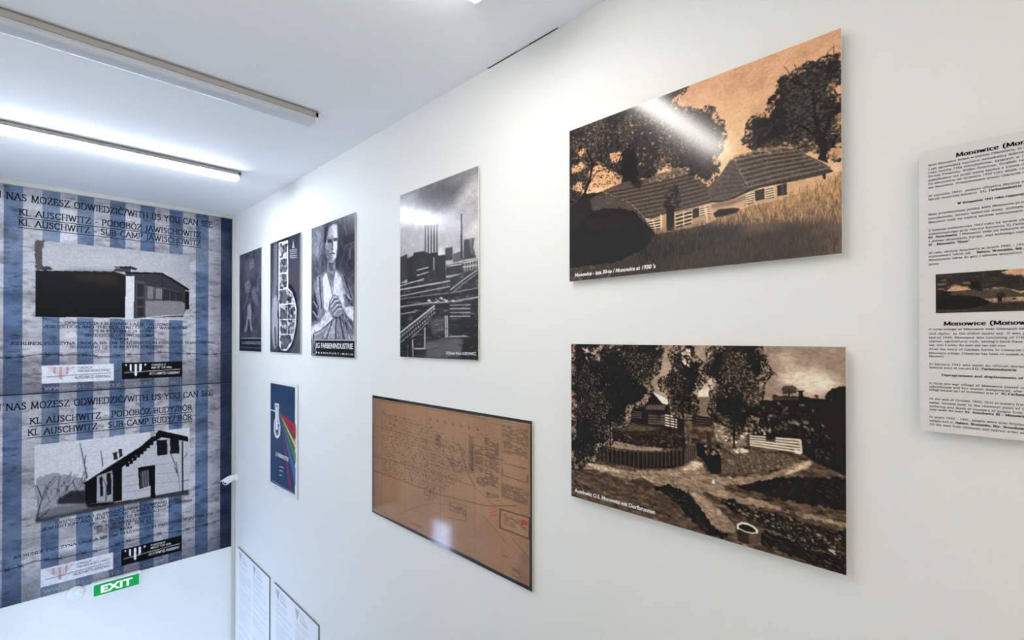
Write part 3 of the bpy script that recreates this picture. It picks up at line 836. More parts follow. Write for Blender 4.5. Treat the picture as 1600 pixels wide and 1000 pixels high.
# ------------------------------------------------------------------ village well photograph
def paint_village(w, h):
    p = Print(w, h, (132, 114, 100), 8)
    p.blend(np.clip(1 - p.V / 420, 0, 1) * 0.5, (138, 118, 102))
    for q, al in (([(818, 158), (840, 120), (875, 106), (916, 97), (943, 119), (965, 134), (990, 155), (981, 184), (949, 216), (889, 217), (847, 192)], .8), ([(811, 36), (847, 23), (868, 59), (861, 107), (833, 84)], .6), ([(875, 153), (916, 115), (956, 147), (956, 198), (903, 210)], .7)):
        p.fill(q, (206, 188, 168), al, soft=22)
    p.grain(0.10, 70, 70, 4)
    # pale sky and hill in the middle
    p.fill([(395, 150), (457, 17), (581, 15), (617, 202), (608, 283), (416, 308)], (150, 130, 114), 1, soft=16)
    p.fill([(553, 269), (572, 226), (612, 215), (612, 269), (581, 280)], (206, 188, 168), 0.9, soft=10)
    p.fill([(549, 280), (612, 269), (612, 376), (549, 387)], (112, 97, 84), 1, soft=3)
    K, G, T_, W_ = (20, 17, 16), (38, 33, 30), (66, 57, 50), (112, 98, 86)
    # ground
    ground = [(0, 497), (307, 428), (626, 374), (726, 420), (882, 413), (1001, 410), (1002, 1002), (0, 1005)]
    p.fill(ground, (74, 62, 52))
    p.blend(p.region(ground) * np.clip(p.noise(40, 14, 4, 21) * 2.4 - 0.9, 0, 1) * 0.8, (112, 95, 80))
    p.blend(p.region(ground) * np.clip(p.noise(26, 12, 4, 22) * 2.6 - 1.2, 0, 1) * 0.7, (40, 34, 30))
    p.texture(ground, .35, 24, 14)
    # roads
    road = [(0, 782), (73, 757), (189, 749), (284, 753), (395, 724), (487, 680), (544, 619), (572, 622), (586, 658), (626, 683), (726, 652), (818, 604), (876, 545), (907, 516), (923, 521), (907, 554), (847, 611), (758, 672), (643, 725), (694, 763), (774, 754), (848, 770), (1002, 770), (1002, 790), (890, 790), (819, 781), (727, 788), (626, 787), (572, 767), (590, 799), (643, 860), (686, 899), (686, 948), (608, 954), (572, 874), (516, 811), (447, 792), (341, 804), (238, 798), (126, 791), (0, 810)]
    p.fill(road, (128, 109, 92), 1, rag=16, ragsize=18)
    p.texture(road, .3, 60, 20)
    p.fill([(60, 765), (189, 752), (273, 769), (164, 788)], (186, 164, 142), 0.8, soft=6)
    p.fill([(497, 691), (554, 617), (583, 625), (554, 668)], (196, 174, 150), 0.9, soft=5)
    p.fill([(833, 612), (883, 546), (907, 523), (910, 538), (876, 581)], (184, 162, 138), 0.9, soft=4)
    p.fill([(307, 792), (352, 766), (390, 788), (352, 790)], (200, 178, 154), 0.8, soft=3)
    p.fill([(535, 791), (572, 806), (643, 867), (608, 874)], (168, 144, 122), 0.8, soft=8)
    p.blades(road, 320, 26, [(120, 101, 85), (176, 152, 130), (96, 80, 68)], 0.25, 0.3, 3, 0.5)
    # dark bands of grass and plants
    for q in ([(686, 708), (758, 665), (818, 624), (890, 601), (1001, 573), (1001, 717), (943, 722), (890, 728), (833, 729), (773, 723), (710, 722)], [(1002, 790), (1002, 1002), (924, 991), (848, 981), (774, 970), (766, 901), (819, 903), (904, 878), (956, 843)],
              [(635, 797), (686, 779), (742, 810), (796, 802), (876, 807), (956, 820), (1002, 835), (1002, 891), (917, 907), (833, 897), (758, 867), (686, 844)], [(374, 816), (447, 780), (535, 798), (572, 874), (626, 960), (686, 961), (644, 993), (572, 983), (497, 888), (437, 838)]):
        p.fill(q, (26, 22, 20), 0.9, rag=16, ragsize=16)
    p.dabs([(643, 794), (742, 810), (796, 802), (956, 820), (1002, 835), (1002, 924), (904, 937), (819, 903), (742, 860)], 420, 7, [(128, 112, 98), (92, 80, 70), (60, 52, 46), K], 1.8, 0.3, 3, (0.5, 0.95))
    p.dabs([(686, 701), (1001, 578), (1001, 712), (833, 727)], 160, 7, [(60, 52, 46), K, G], 1.8, 0.3, 2, (0.5, 0.9))
    p.blades([(0, 819), (307, 807), (497, 832), (626, 987), (0, 1005)], 700, 20, [(104, 88, 74), (46, 39, 34), (84, 70, 60)], 0.3, 0.5, 3, 0.55)
    p.blades([(774, 885), (1002, 824), (1002, 997), (774, 973)], 260, 24, [(70, 60, 51), (112, 97, 84), K], 0.4, 0.4, 3, 0.5)
    p.fill([(296, 798), (341, 769), (393, 795), (363, 822), (296, 826)], (60, 51, 44), 0.9, soft=4)
    p.line([(307, 792), (330, 774), (352, 766), (374, 771), (393, 789)], 5, (160, 139, 119), 0.6)
    p.texture(ground, .3, 16, 9, 3)
    p.blades(ground, 1500, 13, [(120, 103, 88), (30, 26, 24), (92, 78, 67), (52, 45, 40)], .35, 1.0, 2.4, .5)
    # grass knoll
    kn = [(626, 560), (694, 533), (742, 512), (818, 512), (876, 519), (847, 565), (773, 617), (686, 647), (626, 664)]
    p.fill(kn, (84, 72, 63), 1, rag=10)
    p.dabs(kn, 380, 7, [(124, 108, 95), (58, 50, 44), (98, 85, 74)], 2.2, 0.9, 1.4, (0.4, 0.9))
    p.dabs([(685, 526), (726, 507), (731, 531), (686, 545)], 26, 9, [(186, 168, 150)], 1.4, 0, 1, (0.6, 1))
    p.fill([(554, 523), (643, 516), (643, 662), (608, 672), (581, 612), (554, 578)], (24, 20, 19), 0.95, rag=10)
    p.dabs([(586, 516), (643, 516), (643, 569), (590, 576)], 40, 8, [(150, 132, 116), (96, 84, 74)], 1.6, 0.8, 2, (0.5, 0.9))
    # right-hand farmhouse, almost black
    p.fill([(722, 472), (742, 316), (773, 264), (803, 260), (807, 237), (882, 233), (916, 238), (1001, 234), (1001, 567), (943, 538), (910, 513), (886, 495), (882, 425)], (22, 19, 18), 1, rag=8)
    p.fill([(802, 241), (882, 236), (882, 250), (805, 262)], (66, 57, 51), 0.9)
    for k in range(9):
        a, b = [(943, 268), (1001, 265)]
        p.line([(a[0], a[1] + k * 24), (b[0] + 6, b[1] + k * 25)], 5, (52, 45, 41), 0.8)
    p.fill([(878, 208), (889, 206), (891, 244), (877, 246)], (30, 26, 24))
    p.line([(875, 209), (891, 207)], 6, (30, 26, 24))
    tr = [(949, 241), (950, 206), (972, 185), (997, 172), (1001, 172), (1001, 243)]
    p.fill(tr, (30, 26, 24), 1, rag=12)
    for q in ([(830, 224), (833, 191), (851, 182), (872, 192), (875, 210), (858, 227)], [(916, 237), (924, 212), (933, 235)]):
        p.fill(q, (40, 35, 31), 0.75, rag=12, ragsize=8)
    p.line([(851, 239), (851, 203)], 5, (34, 30, 28))
    ivy = [(750, 290), (847, 264), (923, 265), (943, 354), (975, 439), (956, 512), (889, 494), (889, 412), (833, 411), (750, 416)]
    p.dabs(ivy, 620, 9, [K, G, (58, 50, 45), (30, 26, 24)], 2, 0.6, 3, (0.5, 0.95))
    p.dabs(ivy, 70, 8, [(116, 102, 92), (92, 82, 74)], 1.7, 0.6, 3, (0.4, 0.8))
    # log wall / fence boards in front of it
    for k in range(5):
        a, b = [(733, 447), (881, 435)]
        c, d = [(729, 491), (883, 491)]
        f = k / 4.0
        y0 = a[1] + (c[1] - a[1]) * f
        y1 = b[1] + (d[1] - b[1]) * f
        ua, ub = a[0], b[0]
        gap = k < 2
        um0, um1 = [(782, 434), (815, 427)]
        fr = lambda u: y0 + (y1 - y0) * (u - ua) / (ub - ua)
        if gap:
            p.line([(ua, y0), (um0[0], fr(um0[0]))], 8, (190, 172, 154), 0.95)
            p.line([(um1[0], fr(um1[0])), (ub, y1)], 8, (196, 178, 160), 0.95)
        else:
            p.line([(ua, y0), (ub, y1)], 8, (200, 182, 162), 0.95)
    p.fill([(725, 426), (734, 424), (736, 495), (725, 497)], (70, 60, 54))
    p.fill([(866, 482), (885, 486), (883, 501), (867, 500)], (220, 204, 186), 0.95)
    p.line([(882, 437), (885, 491)], 9, (186, 168, 150), 0.9)
    p.dabs([(736, 400), (796, 397), (800, 428), (736, 434)], 26, 9, [(176, 160, 144), (130, 116, 104)], 1.5, 1.4, 1, (0.6, 0.95))
    p.dabs([(840, 349), (910, 343), (906, 373), (840, 376)], 10, 10, [(140, 126, 114)], 1.5, 0.2, 1, (0.5, 0.8))
    # sunlit yard between the trees
    p.fill([(619, 404), (726, 420), (725, 497), (685, 514), (643, 503), (619, 469)], (124, 108, 94), 0.85, rag=12)
    p.dabs([(619, 404), (726, 427), (725, 485), (626, 500)], 60, 11, [(214, 196, 176), (60, 52, 46), (164, 146, 128)], 1.8, 0.3, 2, (0.5, 0.9))
    # left cottage
    p.fill([(273, 388), (341, 321), (386, 265), (457, 314), (457, 403), (506, 394), (506, 461), (436, 475), (273, 465)], (40, 35, 32), 1, rag=5)
    p.fill([(384, 266), (459, 311), (447, 335), (428, 332)], (214, 196, 176), 1, soft=1.5)
    p.fill([(357, 348), (441, 339), (436, 366), (357, 375)], (88, 77, 68), 0.95)
    p.fill([(369, 400), (442, 388), (442, 445), (369, 456)], (60, 53, 47))
    p.fill([(403, 397), (420, 394), (420, 431), (403, 434)], (26, 23, 22))
    for k in range(6):
        a, b = [(440, 394), (483, 398)]
        p.line([(a[0], a[1] + k * 14), (b[0], b[1] + k * 14)], 7, (214, 196, 176), 0.9)
    for k in range(4):
        a, b = [(369, 409), (440, 400)]
        p.line([(a[0], a[1] + k * 15), (b[0], b[1] + k * 15)], 4, (120, 106, 94), 0.7)
        a, b = [(273, 397), (341, 395)]
        p.line([(a[0], a[1] + k * 11), (b[0], b[1] + k * 11)], 4, (120, 106, 94), 0.6)
    p.line([(457, 388), (459, 465)], 6, (70, 60, 53))
    p.line([(475, 394), (477, 464)], 6, (70, 60, 53))
    p.fill([(542, 374), (608, 377), (608, 428), (542, 440)], (44, 38, 34), 1, rag=5)
    for k in range(4):
        a, b = [(544, 390), (606, 388)]
        p.line([(a[0], a[1] + k * 13), (b[0], b[1] + k * 13)], 4, (92, 80, 71), 0.7)
    # garden and fence
    p.fill([(126, 516), (307, 470), (496, 455), (535, 514), (516, 560), (341, 609), (139, 634)], (46, 39, 35), 1, rag=10)
    p.fill([(207, 500), (307, 473), (436, 467), (352, 502), (226, 523)], (90, 78, 67), 0.8, soft=6)
    p.fill([(151, 607), (226, 590), (341, 594), (437, 579), (416, 601), (307, 622), (164, 631)], (150, 131, 112), 0.8, rag=8)
    p.dabs([(139, 521), (496, 459), (516, 546), (341, 602), (139, 618)], 300, 8, [G, (70, 60, 52), (96, 83, 72)], 2, 0.1, 2, (0.3, 0.8))
    fen = [(139, 644), (238, 645), (341, 626), (457, 597), (516, 571), (555, 531), (557, 602), (516, 647), (457, 688), (341, 722), (238, 728), (139, 728)]
    p.fill(fen, (44, 38, 34), 1, rag=4)
    for k in range(44):
        f = k / 43.0
        t0, t1, t2 = [(139, 650), (352, 626), (516, 571)]
        b0, b1, b2 = [(139, 728), (352, 718), (516, 647)]
        def bz(a, b, c, s):
            if s < .5:
                q = s * 2
                return (a[0] + (b[0] - a[0]) * q, a[1] + (b[1] - a[1]) * q)
            q = s * 2 - 1
            return (b[0] + (c[0] - b[0]) * q, b[1] + (c[1] - b[1]) * q)
        p.line([bz(t0, t1, t2, f), bz(b0, b1, b2, f)], 4.5, (84, 73, 64) if k % 2 else (24, 21, 19), 0.8)
    for k in range(6):
        a, b = [(516, 568), (554, 532)]
        c, d = [(516, 647), (556, 605)]
        f = k / 5.0
        p.line([(a[0] + (b[0] - a[0]) * f, a[1] + (b[1] - a[1]) * f), (c[0] + (d[0] - c[0]) * f, c[1] + (d[1] - c[1]) * f)], 7, (96, 83, 73), 0.8)
    # trees
    lt = [(0, -10), (421, -12), (428, 61), (410, 149), (389, 209), (397, 274), (363, 359), (307, 383), (273, 434), (284, 478), (207, 508), (195, 621), (145, 633), (139, 715), (46, 789), (0, 819)]
    p.tree(lt, (30, 26, 24), [K, G, (14, 12, 12), (46, 40, 36)], [(104, 91, 80), (88, 77, 67), (126, 111, 97), (66, 57, 50)], (140, 122, 106), 2000, 8, 30, .9, 31)
    p.dabs([(59, 15), (164, 21), (151, 102), (73, 89)], 40, 10, [(158, 138, 122)], 1.7, 0.6, 2, (0.5, 0.9))
    p.dabs([(100, 643), (207, 587), (189, 717), (46, 789), (59, 719)], 160, 7, [(92, 80, 70), G, T_], 2.2, 0.7, 2, (0.4, 0.9))
    p.line([(201, 627), (199, 446), (189, 242)], 8, (16, 14, 14), 0.9, 5)
    p.line([(66, 750), (76, 500), (100, 251)], 12, (16, 14, 14), 0.8, 6)
    ct = [(457, 38), (496, -3), (558, -4), (572, 83), (590, 164), (567, 234), (558, 344), (544, 401), (487, 398), (457, 374), (462, 302), (428, 248), (436, 176), (472, 159), (486, 101), (457, 74)]
    p.tree(ct, (24, 20, 19), [K, G, (12, 11, 11), (46, 40, 36)], [W_, (92, 80, 70), (66, 57, 50)], (150, 130, 114), 700, 8, 32, 1.1, 32)
    p.dabs([(501, 16), (535, 30), (530, 113), (506, 114)], 26, 10, [(190, 170, 150)], 1.7, 1.2, 1, (0.6, 0.95))
    p.line([(510, 578), (510, 463), (506, 352), (516, 211)], 13, (18, 16, 15), 1, 7)
    p.dabs([(511, 449), (537, 444), (541, 526), (516, 546)], 50, 10, [(104, 90, 78), (72, 62, 54)], 1.8, 1.3, 1, (0.5, 0.9))
    p.line([(601, 466), (603, 526)], 22, (56, 48, 43), 1)
    rt = [(572, 15), (625, 9), (693, 1), (753, -0), (773, 56), (802, 110), (805, 147), (773, 174), (784, 223), (765, 265), (750, 315), (765, 375), (742, 424), (694, 433), (643, 426), (619, 402), (599, 338), (608, 270), (599, 190), (572, 138), (590, 83)]
    p.tree(rt, (24, 20, 19), [K, G, (12, 11, 11), (46, 40, 36)], [W_, (92, 80, 70), (126, 110, 96), (66, 57, 50)], (140, 122, 106), 1300, 8, 32, .9, 33)
    p.dabs([(599, 176), (630, 174), (626, 221), (604, 223)], 16, 10, [(176, 156, 138)], 1.7, 0.6, 2, (0.5, 0.9))
    p.line([(685, 517), (685, 416), (694, 298)], 11, (18, 16, 15), 1, 6)
    p.line([(694, 324), (660, 224), (626, 174)], 5, (18, 16, 15), .9, 3)
    p.line([(694, 311), (718, 192), (742, 101)], 5, (18, 16, 15), .9, 3)
    # well and goose
    p.fill([(694, 908), (696, 980), (719, 988), (758, 970), (760, 910), (750, 895)], (52, 46, 41), 1, soft=1)
    p.fill([(731, 929), (760, 910), (758, 970), (733, 981)], (96, 84, 74), 0.7, soft=4)
    p.fill([(699, 904), (709, 889), (731, 888), (749, 896), (757, 908), (744, 920), (719, 924), (701, 918)], (26, 23, 22))
    p.line([(697, 920), (697, 902), (709, 888), (727, 885), (746, 892), (757, 905), (757, 915)], 9, (206, 190, 172))
    p.line([(697, 917), (719, 926), (743, 925), (757, 915)], 5, (206, 190, 172))
    p.fill([(610, 720), (614, 703), (617, 696), (622, 713), (619, 723)], (240, 226, 208))
    p.dabs([(953, 902), (976, 903), (974, 922), (955, 922)], 5, 9, [(190, 172, 154)], 2.2, 0.3, .4, (0.6, .9))
    p.contrast(1.25, 46)
    p.grain(0.18, 9, 9, 3)
    return p

r, sh = hung_board('photo_panel', 1.1637, 0.2815, EYE - 0.0226, EYE - 0.6028, 0.016, 0.004, 'dark sepia photo panel of a village road with a stone well, below the cottages', 'photo panel', 'photo panels on the long wall')
print_sheet('printed_photo', sh, paint_village(470, 330), M_SEMI, r, gain=1.2, veil=0.02)
u0, u1 = [(18, 968), (397, 962)]
sans(sh, 'caption', 'Auschwitz O.S. Monowitz mit Dorfbrunnen', u0[0], u1[0], 966, 942, M_WHITEINK, r, bold=0.03)

# ------------------------------------------------------------------ factory photograph
def paint_factory(w, h):
    p = Print(w, h, (162, 160, 162), 12)
    p.blend(np.clip(1 - p.V / 250, 0, 1) * 0.5, (120, 118, 122))
    p.fill([(228, 16), (459, 1), (722, 17), (821, 66), (832, 135), (722, 155), (593, 174), (374, 141), (258, 83)], (98, 94, 98), 0.85, soft=40)
    p.fill([(540, 191), (722, 161), (844, 120), (938, 73), (1000, 60), (1000, 223), (915, 312), (722, 258)], (172, 168, 168), 0.8, soft=26)
    p.fill([(772, 127), (820, 111), (938, 78), (1000, 71), (1000, 180), (868, 162)], (196, 192, 190), 0.6, soft=24)
    p.fill([(856, 351), (915, 290), (1000, 234), (999, 419), (960, 438)], (200, 198, 196), 0.7, soft=18)
    p.fill([(0, 10), (258, 8), (258, 121), (-0, 115)], (156, 153, 154), 0.6, soft=22)
    p.fill([(-1, 219), (316, 252), (796, 312), (999, 397), (999, 484), (-1, 402)], (176, 173, 172), 0.85, soft=22)
    p.fill([(-0, 121), (317, 140), (593, 209), (540, 251), (-0, 193)], (206, 203, 202), 0.8, soft=20)
    p.grain(0.10, 60, 30, 4)
    K, G, L = (34, 33, 35), (62, 60, 62), (168, 165, 164)
    # silhouettes of works buildings
    for q, c in (([(-1, 383), (111, 374), (120, 526), (-1, 546)], (70, 68, 70)), ([(111, 400), (197, 391), (203, 374), (359, 379), (430, 409), (471, 424), (471, 544), (110, 545)], (52, 50, 52)),
                 ([(619, 388), (709, 389), (713, 459), (619, 458)], (66, 64, 66)), ([(716, 428), (820, 421), (831, 473), (716, 476)], (92, 89, 90)), ([(839, 366), (956, 367), (942, 414), (972, 471), (831, 470)], (60, 58, 60)),
                 ([(485, 419), (619, 423), (629, 558), (490, 557)], (34, 32, 34)), ([(629, 482), (831, 484), (831, 540), (629, 541)], (58, 56, 58)), ([(831, 478), (988, 478), (992, 538), (831, 540)], (78, 75, 76)),
                 ([(344, 513), (490, 497), (490, 557), (344, 556)], (60, 58, 60))):
        p.fill(q, c, 1, soft=1)
    p.fill([(499, 420), (566, 366), (614, 422)], (216, 214, 212), 0.85, soft=8)
    p.fill([(896, 366), (942, 366), (928, 413), (956, 470), (914, 434)], (150, 147, 147), 0.6, soft=6)
    for i in range(5):
        a, b = [(365, 235), (518, 251)]
        t, bt = [(365, 232), (365, 419)]
        u = a[0] + (b[0] - a[0]) * i / 4.0
        p.fill(rect(u - 9, t[1] + i * 3, u + 9, bt[1] - i * 2), (44, 42, 44))
        p.line([(u - 5, t[1] + 6 + i * 3), (u - 5, bt[1] - 8)], 3, (112, 109, 110), 0.7)
    p.fill([(345, 396), (534, 401), (534, 426), (345, 424)], (44, 42, 44))
    p.fill([(803, 224), (820, 222), (827, 461), (800, 461)], (62, 60, 62))
    for k in range(9):
        a, b = [(129, 412), (345, 417)]
        c, d = [(129, 527), (344, 528)]
        f = k / 8.0
        p.line([(a[0] + (b[0] - a[0]) * f, a[1]), (a[0] + (b[0] - a[0]) * f, c[1] - 6)], 3, (92, 89, 90), 0.7)
    for q in ([(251, 483), (402, 477)], [(251, 514), (402, 504)], [(645, 489), (807, 491)], [(831, 486), (979, 483)], [(831, 509), (978, 508)]):
        p.line(q, 6, (196, 193, 190), 0.85)
    for k in range(5):
        a, b = [(848, 487), (972, 487)]
        c, = [(848, 530)]
        u = a[0] + (b[0] - a[0]) * k / 4.0
        p.line([(u, a[1]), (u, c[1])], 4, (196, 193, 190), 0.7)
    # pipe bridges and roofs
    p.fill([(-1, 546), (344, 550), (670, 554), (999, 528), (997, 995), (-3, 1004)], (56, 54, 55), 1, soft=2)
    yard = p.region([(-1, 546), (344, 550), (670, 554), (999, 528), (997, 995), (-3, 1004)])
    p.blend(yard * np.clip(p.noise(90, 16, 4, 41) * 2.6 - 1.2, 0, 1) * 0.8, (112, 109, 108))
    p.blend(yard * np.clip(p.noise(70, 14, 4, 42) * 2.6 - 1.2, 0, 1) * 0.8, (28, 27, 28))
    for q, wd, c in (([(-2, 585), (373, 578), (670, 572)], 9, (172, 169, 166)), ([(-2, 625), (401, 611), (670, 603)], 7, (150, 147, 145)), ([(-2, 562), (256, 546), (344, 538)], 5, (190, 187, 184)),
                     ([(-2, 657), (401, 650), (720, 649), (994, 638)], 22, (36, 35, 36)), ([(-2, 644), (401, 638), (721, 637), (994, 627)], 5, (130, 127, 126)),
                     ([(-2, 690), (401, 682), (720, 686), (994, 674)], 9, (150, 147, 145)), ([(-2, 714), (401, 704), (720, 706), (994, 697)], 20, (30, 29, 30)),
                     ([(670, 630), (819, 584), (978, 539)], 14, (60, 58, 59)), ([(683, 622), (831, 576), (983, 535)], 4, (206, 203, 200)), ([(708, 637), (848, 591), (987, 551)], 4, (150, 147, 145)),
                     ([(-2, 736), (226, 727)], 6, (150, 147, 145))):
        p.line(q, wd, c, 0.95)
    for k in range(4):
        a, b = [(682, 705), (909, 710)]
        p.line([(a[0], a[1] + k * 20), (b[0], b[1] + k * 20)], 6, (164, 161, 159), 0.85)
    p.dabs([(401, 656), (720, 660), (720, 686), (401, 682)], 20, 7, [(206, 203, 200)], 1.6, 0, 1, (0.5, .9))
    # track rising from lower left
    p.fill([(-2, 860), (256, 777), (484, 701), (490, 737), (256, 833), (-3, 938)], (72, 70, 70), 1)
    for q, wd, c in (([(-2, 853), (256, 773), (484, 701)], 8, (196, 193, 190)), ([(-2, 880), (256, 798), (490, 715)], 6, (176, 173, 170)), ([(-3, 915), (256, 823), (490, 739)], 6, (170, 167, 165)), ([(-3, 951), (226, 861), (457, 767)], 5, (140, 137, 136))):
        p.line(q, wd, c, 0.95)
    for k in range(16):
        a, b = [(-2, 883), (457, 727)]
        f = k / 15.0
        u, v = a[0] + (b[0] - a[0]) * f, a[1] + (b[1] - a[1]) * f
        p.line([(u, v), (u + 18, v + 34)], 6, (28, 27, 28), 0.85)
    for q in ([(189, 897), (195, 991)], [(358, 827), (358, 944)], [(219, 947), (358, 944)], [(623, 763), (628, 879)], [(644, 763), (649, 877)], [(118, 923), (121, 994)]):
        p.line(q, 8, (176, 173, 170), 0.85)
    p.fill([(-3, 925), (165, 872), (189, 992), (-3, 1004)], (40, 39, 40), 0.7, soft=4)
    p.fill([(669, 833), (913, 777), (994, 789), (993, 865), (842, 872), (656, 879)], (40, 39, 40), 0.8, soft=6)
    p.fill([(429, 785), (618, 768), (605, 845), (456, 857)], (96, 93, 93), 0.7, soft=6)
    p.line([(644, 877), (842, 873), (993, 887)], 7, (176, 173, 170), 0.8)
    p.fill([(372, 907), (669, 885), (830, 889), (818, 979), (372, 999)], (112, 110, 110), 0.7, soft=8)
    p.fill([(866, 877), (998, 873), (997, 995), (794, 991)], (34, 33, 34), 0.9, soft=4)
    p.blades([(-2, 559), (670, 560), (999, 538), (997, 995), (-3, 1004)], 160, 26, [(150, 147, 146), (30, 29, 30), (110, 108, 107)], -0.12, .5, 3, .6)
    p.contrast(1.22, 105)
    p.grain(0.12, 8, 5, 2)
    return p

r, sh = hung_board('photo_panel', 2.3824, 1.7151, EYE + 0.801, EYE - 0.104, 0.005, 0.006, 'black-and-white photo panel of factory chimneys and pipe bridges', 'photo panel', 'photo panels on the long wall')
print_sheet('printed_photo', sh, paint_factory(150, 320), M_SEMI, r)
u0, u1 = [(638, 979), (977, 976)]
sans(sh, 'caption', 'IG Farben Werk AUSCHWITZ', u0[0], u1[0], 974, 958, M_WHITEINK, r, bold=0.012)

# ------------------------------------------------------------------ old works plan
def paint_plan(w, h):
    p = Print(w, h, (164, 124, 92), 17)
    p.blend(np.clip(p.noise(260, 260, 3, 51) * 2 - 0.7, 0, 1) * 0.5, (182, 140, 106))
    p.blend(np.clip(p.noise(160, 200, 3, 52) * 2.2 - 1.0, 0, 1) * 0.45, (142, 105, 80))
    p.blend(np.clip(1 - p.U / 130, 0, 1) * 0.6, (120, 96, 80))
    p.blend(np.clip((p.V - 560) / 500, 0, 1) * 0.35, (150, 112, 88))
    p.blend(np.clip((p.U - 930) / 90, 0, 1) * 0.45, (118, 88, 66))
    for u in (110, 272, 430, 600, 720, 860):
        p.line([(u, 0), (u + 3, 1000)], 4, (120, 90, 68), 0.35)
    I = (46, 42, 44)
    # railway lines and boundary
    for q, wd, al in (([(9, 258), (296, 266), (616, 279), (871, 270)], 3, .55), ([(5, 519), (263, 501), (522, 494), (714, 494)], 3, .55), ([(5, 640), (296, 637), (521, 634), (784, 593), (932, 525)], 4.5, .6), ([(629, 231), (678, 407), (726, 504)], 4, .7),
                      ([(726, 504), (828, 573)], 3, .5), ([(761, 659), (891, 785)], 3, .45), ([(906, 730), (989, 813)], 4, .6), ([(87, 113), (89, 944)], 2.5, .5), ([(519, 215), (518, 931)], 2.5, .4),
                      ([(49, 38), (616, 9), (785, 46)], 2.5, .5), ([(785, 60), (998, 43)], 2.5, .5), ([(4, 946), (295, 983), (614, 969), (880, 979), (989, 973)], 2.5, .45), ([(211, 922), (375, 778), (479, 707), (589, 681)], 2.5, .4)):
        p.line(q, wd, I, al)
    for k in range(7):
        a, = [(10, 110)]
        p.line([(a[0] + 60, 80 + k * 60), (420, 120 + k * 70)], 2, I, 0.22)
    # dense drawing of the plant
    den = [(96, 129), (376, 138), (522, 175), (679, 260), (691, 388), (641, 479), (507, 624), (390, 624), (95, 616)]
    reg = p.region(den)
    ys, xs = np.nonzero(reg > .5)
    for i in p.r.choice(len(ys), 1500):
        u, v = round(xs[i] / p.sx / 9) * 9 + p.r.uniform(-1, 1), round((ys[i] / p.sy) / 24) * 24 + p.r.uniform(-7, 7)
        l, hh = p.r.uniform(2, 7), p.r.uniform(4, 12)
        col, al = (I, .62) if p.r.random() < .6 else ((84, 70, 62), .6)
        if p.r.random() < .55:
            p.line([(u, v), (u + l, v + .5)], 4, col, al)
        else:
            p.line([(u, v), (u, v + hh)], 3, col, al)
    for q in ([(406, 618), (479, 604), (482, 690), (413, 720)], [(570, 354), (654, 356), (653, 430), (576, 443)], [(480, 210), (522, 214), (522, 307), (480, 304)]):
        p.blades(q, 50, 9, [I], 0.0, .2, 4, .6)
    # tables and legends
    def table(a, b, rows, al=1.0, jit=.35):
        (ua, va), (ub, vb) = a, b
        for k in range(rows):
            v = va + (vb - va) * (k + .5) / rows
            u = ua
            while u < ub:
                l = p.r.uniform(6, 26)
                if p.r.random() > jit * .6:
                    p.line([(u, v), (min(u + l, ub), v)], max((vb - va) / rows * .42, 2.5), I, al * p.r.uniform(.6, 1))
                u += l + p.r.uniform(3, 8)
    for q, rows in (([(697, 160), (717, 400)], 22), ([(724, 218), (767, 389)], 18), ([(776, 154), (795, 462)], 26), ([(801, 175), (844, 456)], 24), ([(863, 56), (981, 156)], 14), ([(871, 155), (976, 229)], 9), ([(871, 290), (976, 287)], 3),
                    ([(860, 416), (980, 503)], 12), ([(784, 488), (847, 536)], 7), ([(576, 664), (672, 717)], 7), ([(732, 416), (773, 492)], 6), ([(911, 906), (951, 960)], 5), ([(319, 937), (413, 923)], 2), ([(865, 853), (886, 868)], 2), ([(739, 139), (790, 143)], 1)):
        table(q[0], q[1], rows)
    p.line([(576, 657), (673, 643), (673, 748), (557, 772)], 2.5, I, .6)
    p.line([(863, 320), (863, 367), (976, 370), (979, 324)], 4, I, .75)
    p.line([(691, 162), (691, 409), (721, 406)], 4, I, .6)
    p.fill([(698, 218), (715, 218), (715, 393), (698, 394)], (80, 66, 58), .55, soft=2)
    for k in range(7):
        a, b = [(456, 104), (741, 110)]
        f = k / 6.0
        u, v = a[0] + (b[0] - a[0]) * f, a[1] + (b[1] - a[1]) * f
        p.line([(u - 4, v - 10), (u - 4, v + 10), (u + 4, v + 10)], 4, I, .85)
    # stamps
    st_ = [(852, 582), (987, 571), (985, 696), (851, 698)]
    p.fill(st_, (172, 132, 100), .5)
    p.line(st_ + st_[:1], 8, (92, 52, 46), .9)
    a, b = [(871, 607), (975, 673)]
    table((a[0], a[1] - 6), (b[0], b[1] - 6), 6, .75)
    a, = [(967, 613)]
    p.fill(rect(a[0] - 14, a[1] - 18, a[0] + 12, a[1] + 14), (176, 52, 48), .75, rag=6)
    for q in ([(801, 606), (837, 575)], [(797, 635), (839, 595)], [(806, 649), (834, 624)]):
        p.line(q, 9, (190, 86, 66), .55)
    p.line([(622, 494), (702, 496)], 4, (170, 70, 58), .5)
    p.dabs([(931, 828), (994, 817), (994, 970), (931, 972)], 14, 40, [(130, 98, 76)], 1.3, 0, 3, (.1, .3))
    # black surround
    p.fill([(0, 0), (1000, 0), (1000, 20), (0, 24)], (26, 24, 25))
    p.fill([(0, 0), (7, 0), (9, 1000), (0, 1000)], (26, 24, 25))
    p.fill([(0, 986), (500, 974), (1000, 976), (1000, 1000), (0, 1000)], (26, 24, 25))
    p.fill([(991, 0), (1000, 0), (1000, 1000), (988, 1000)], (30, 27, 27))
    p.line([(12, 40), (985, 34)], 3, (110, 84, 66), .7)
    p.grain(0.08, 5, 5, 2)
    return p

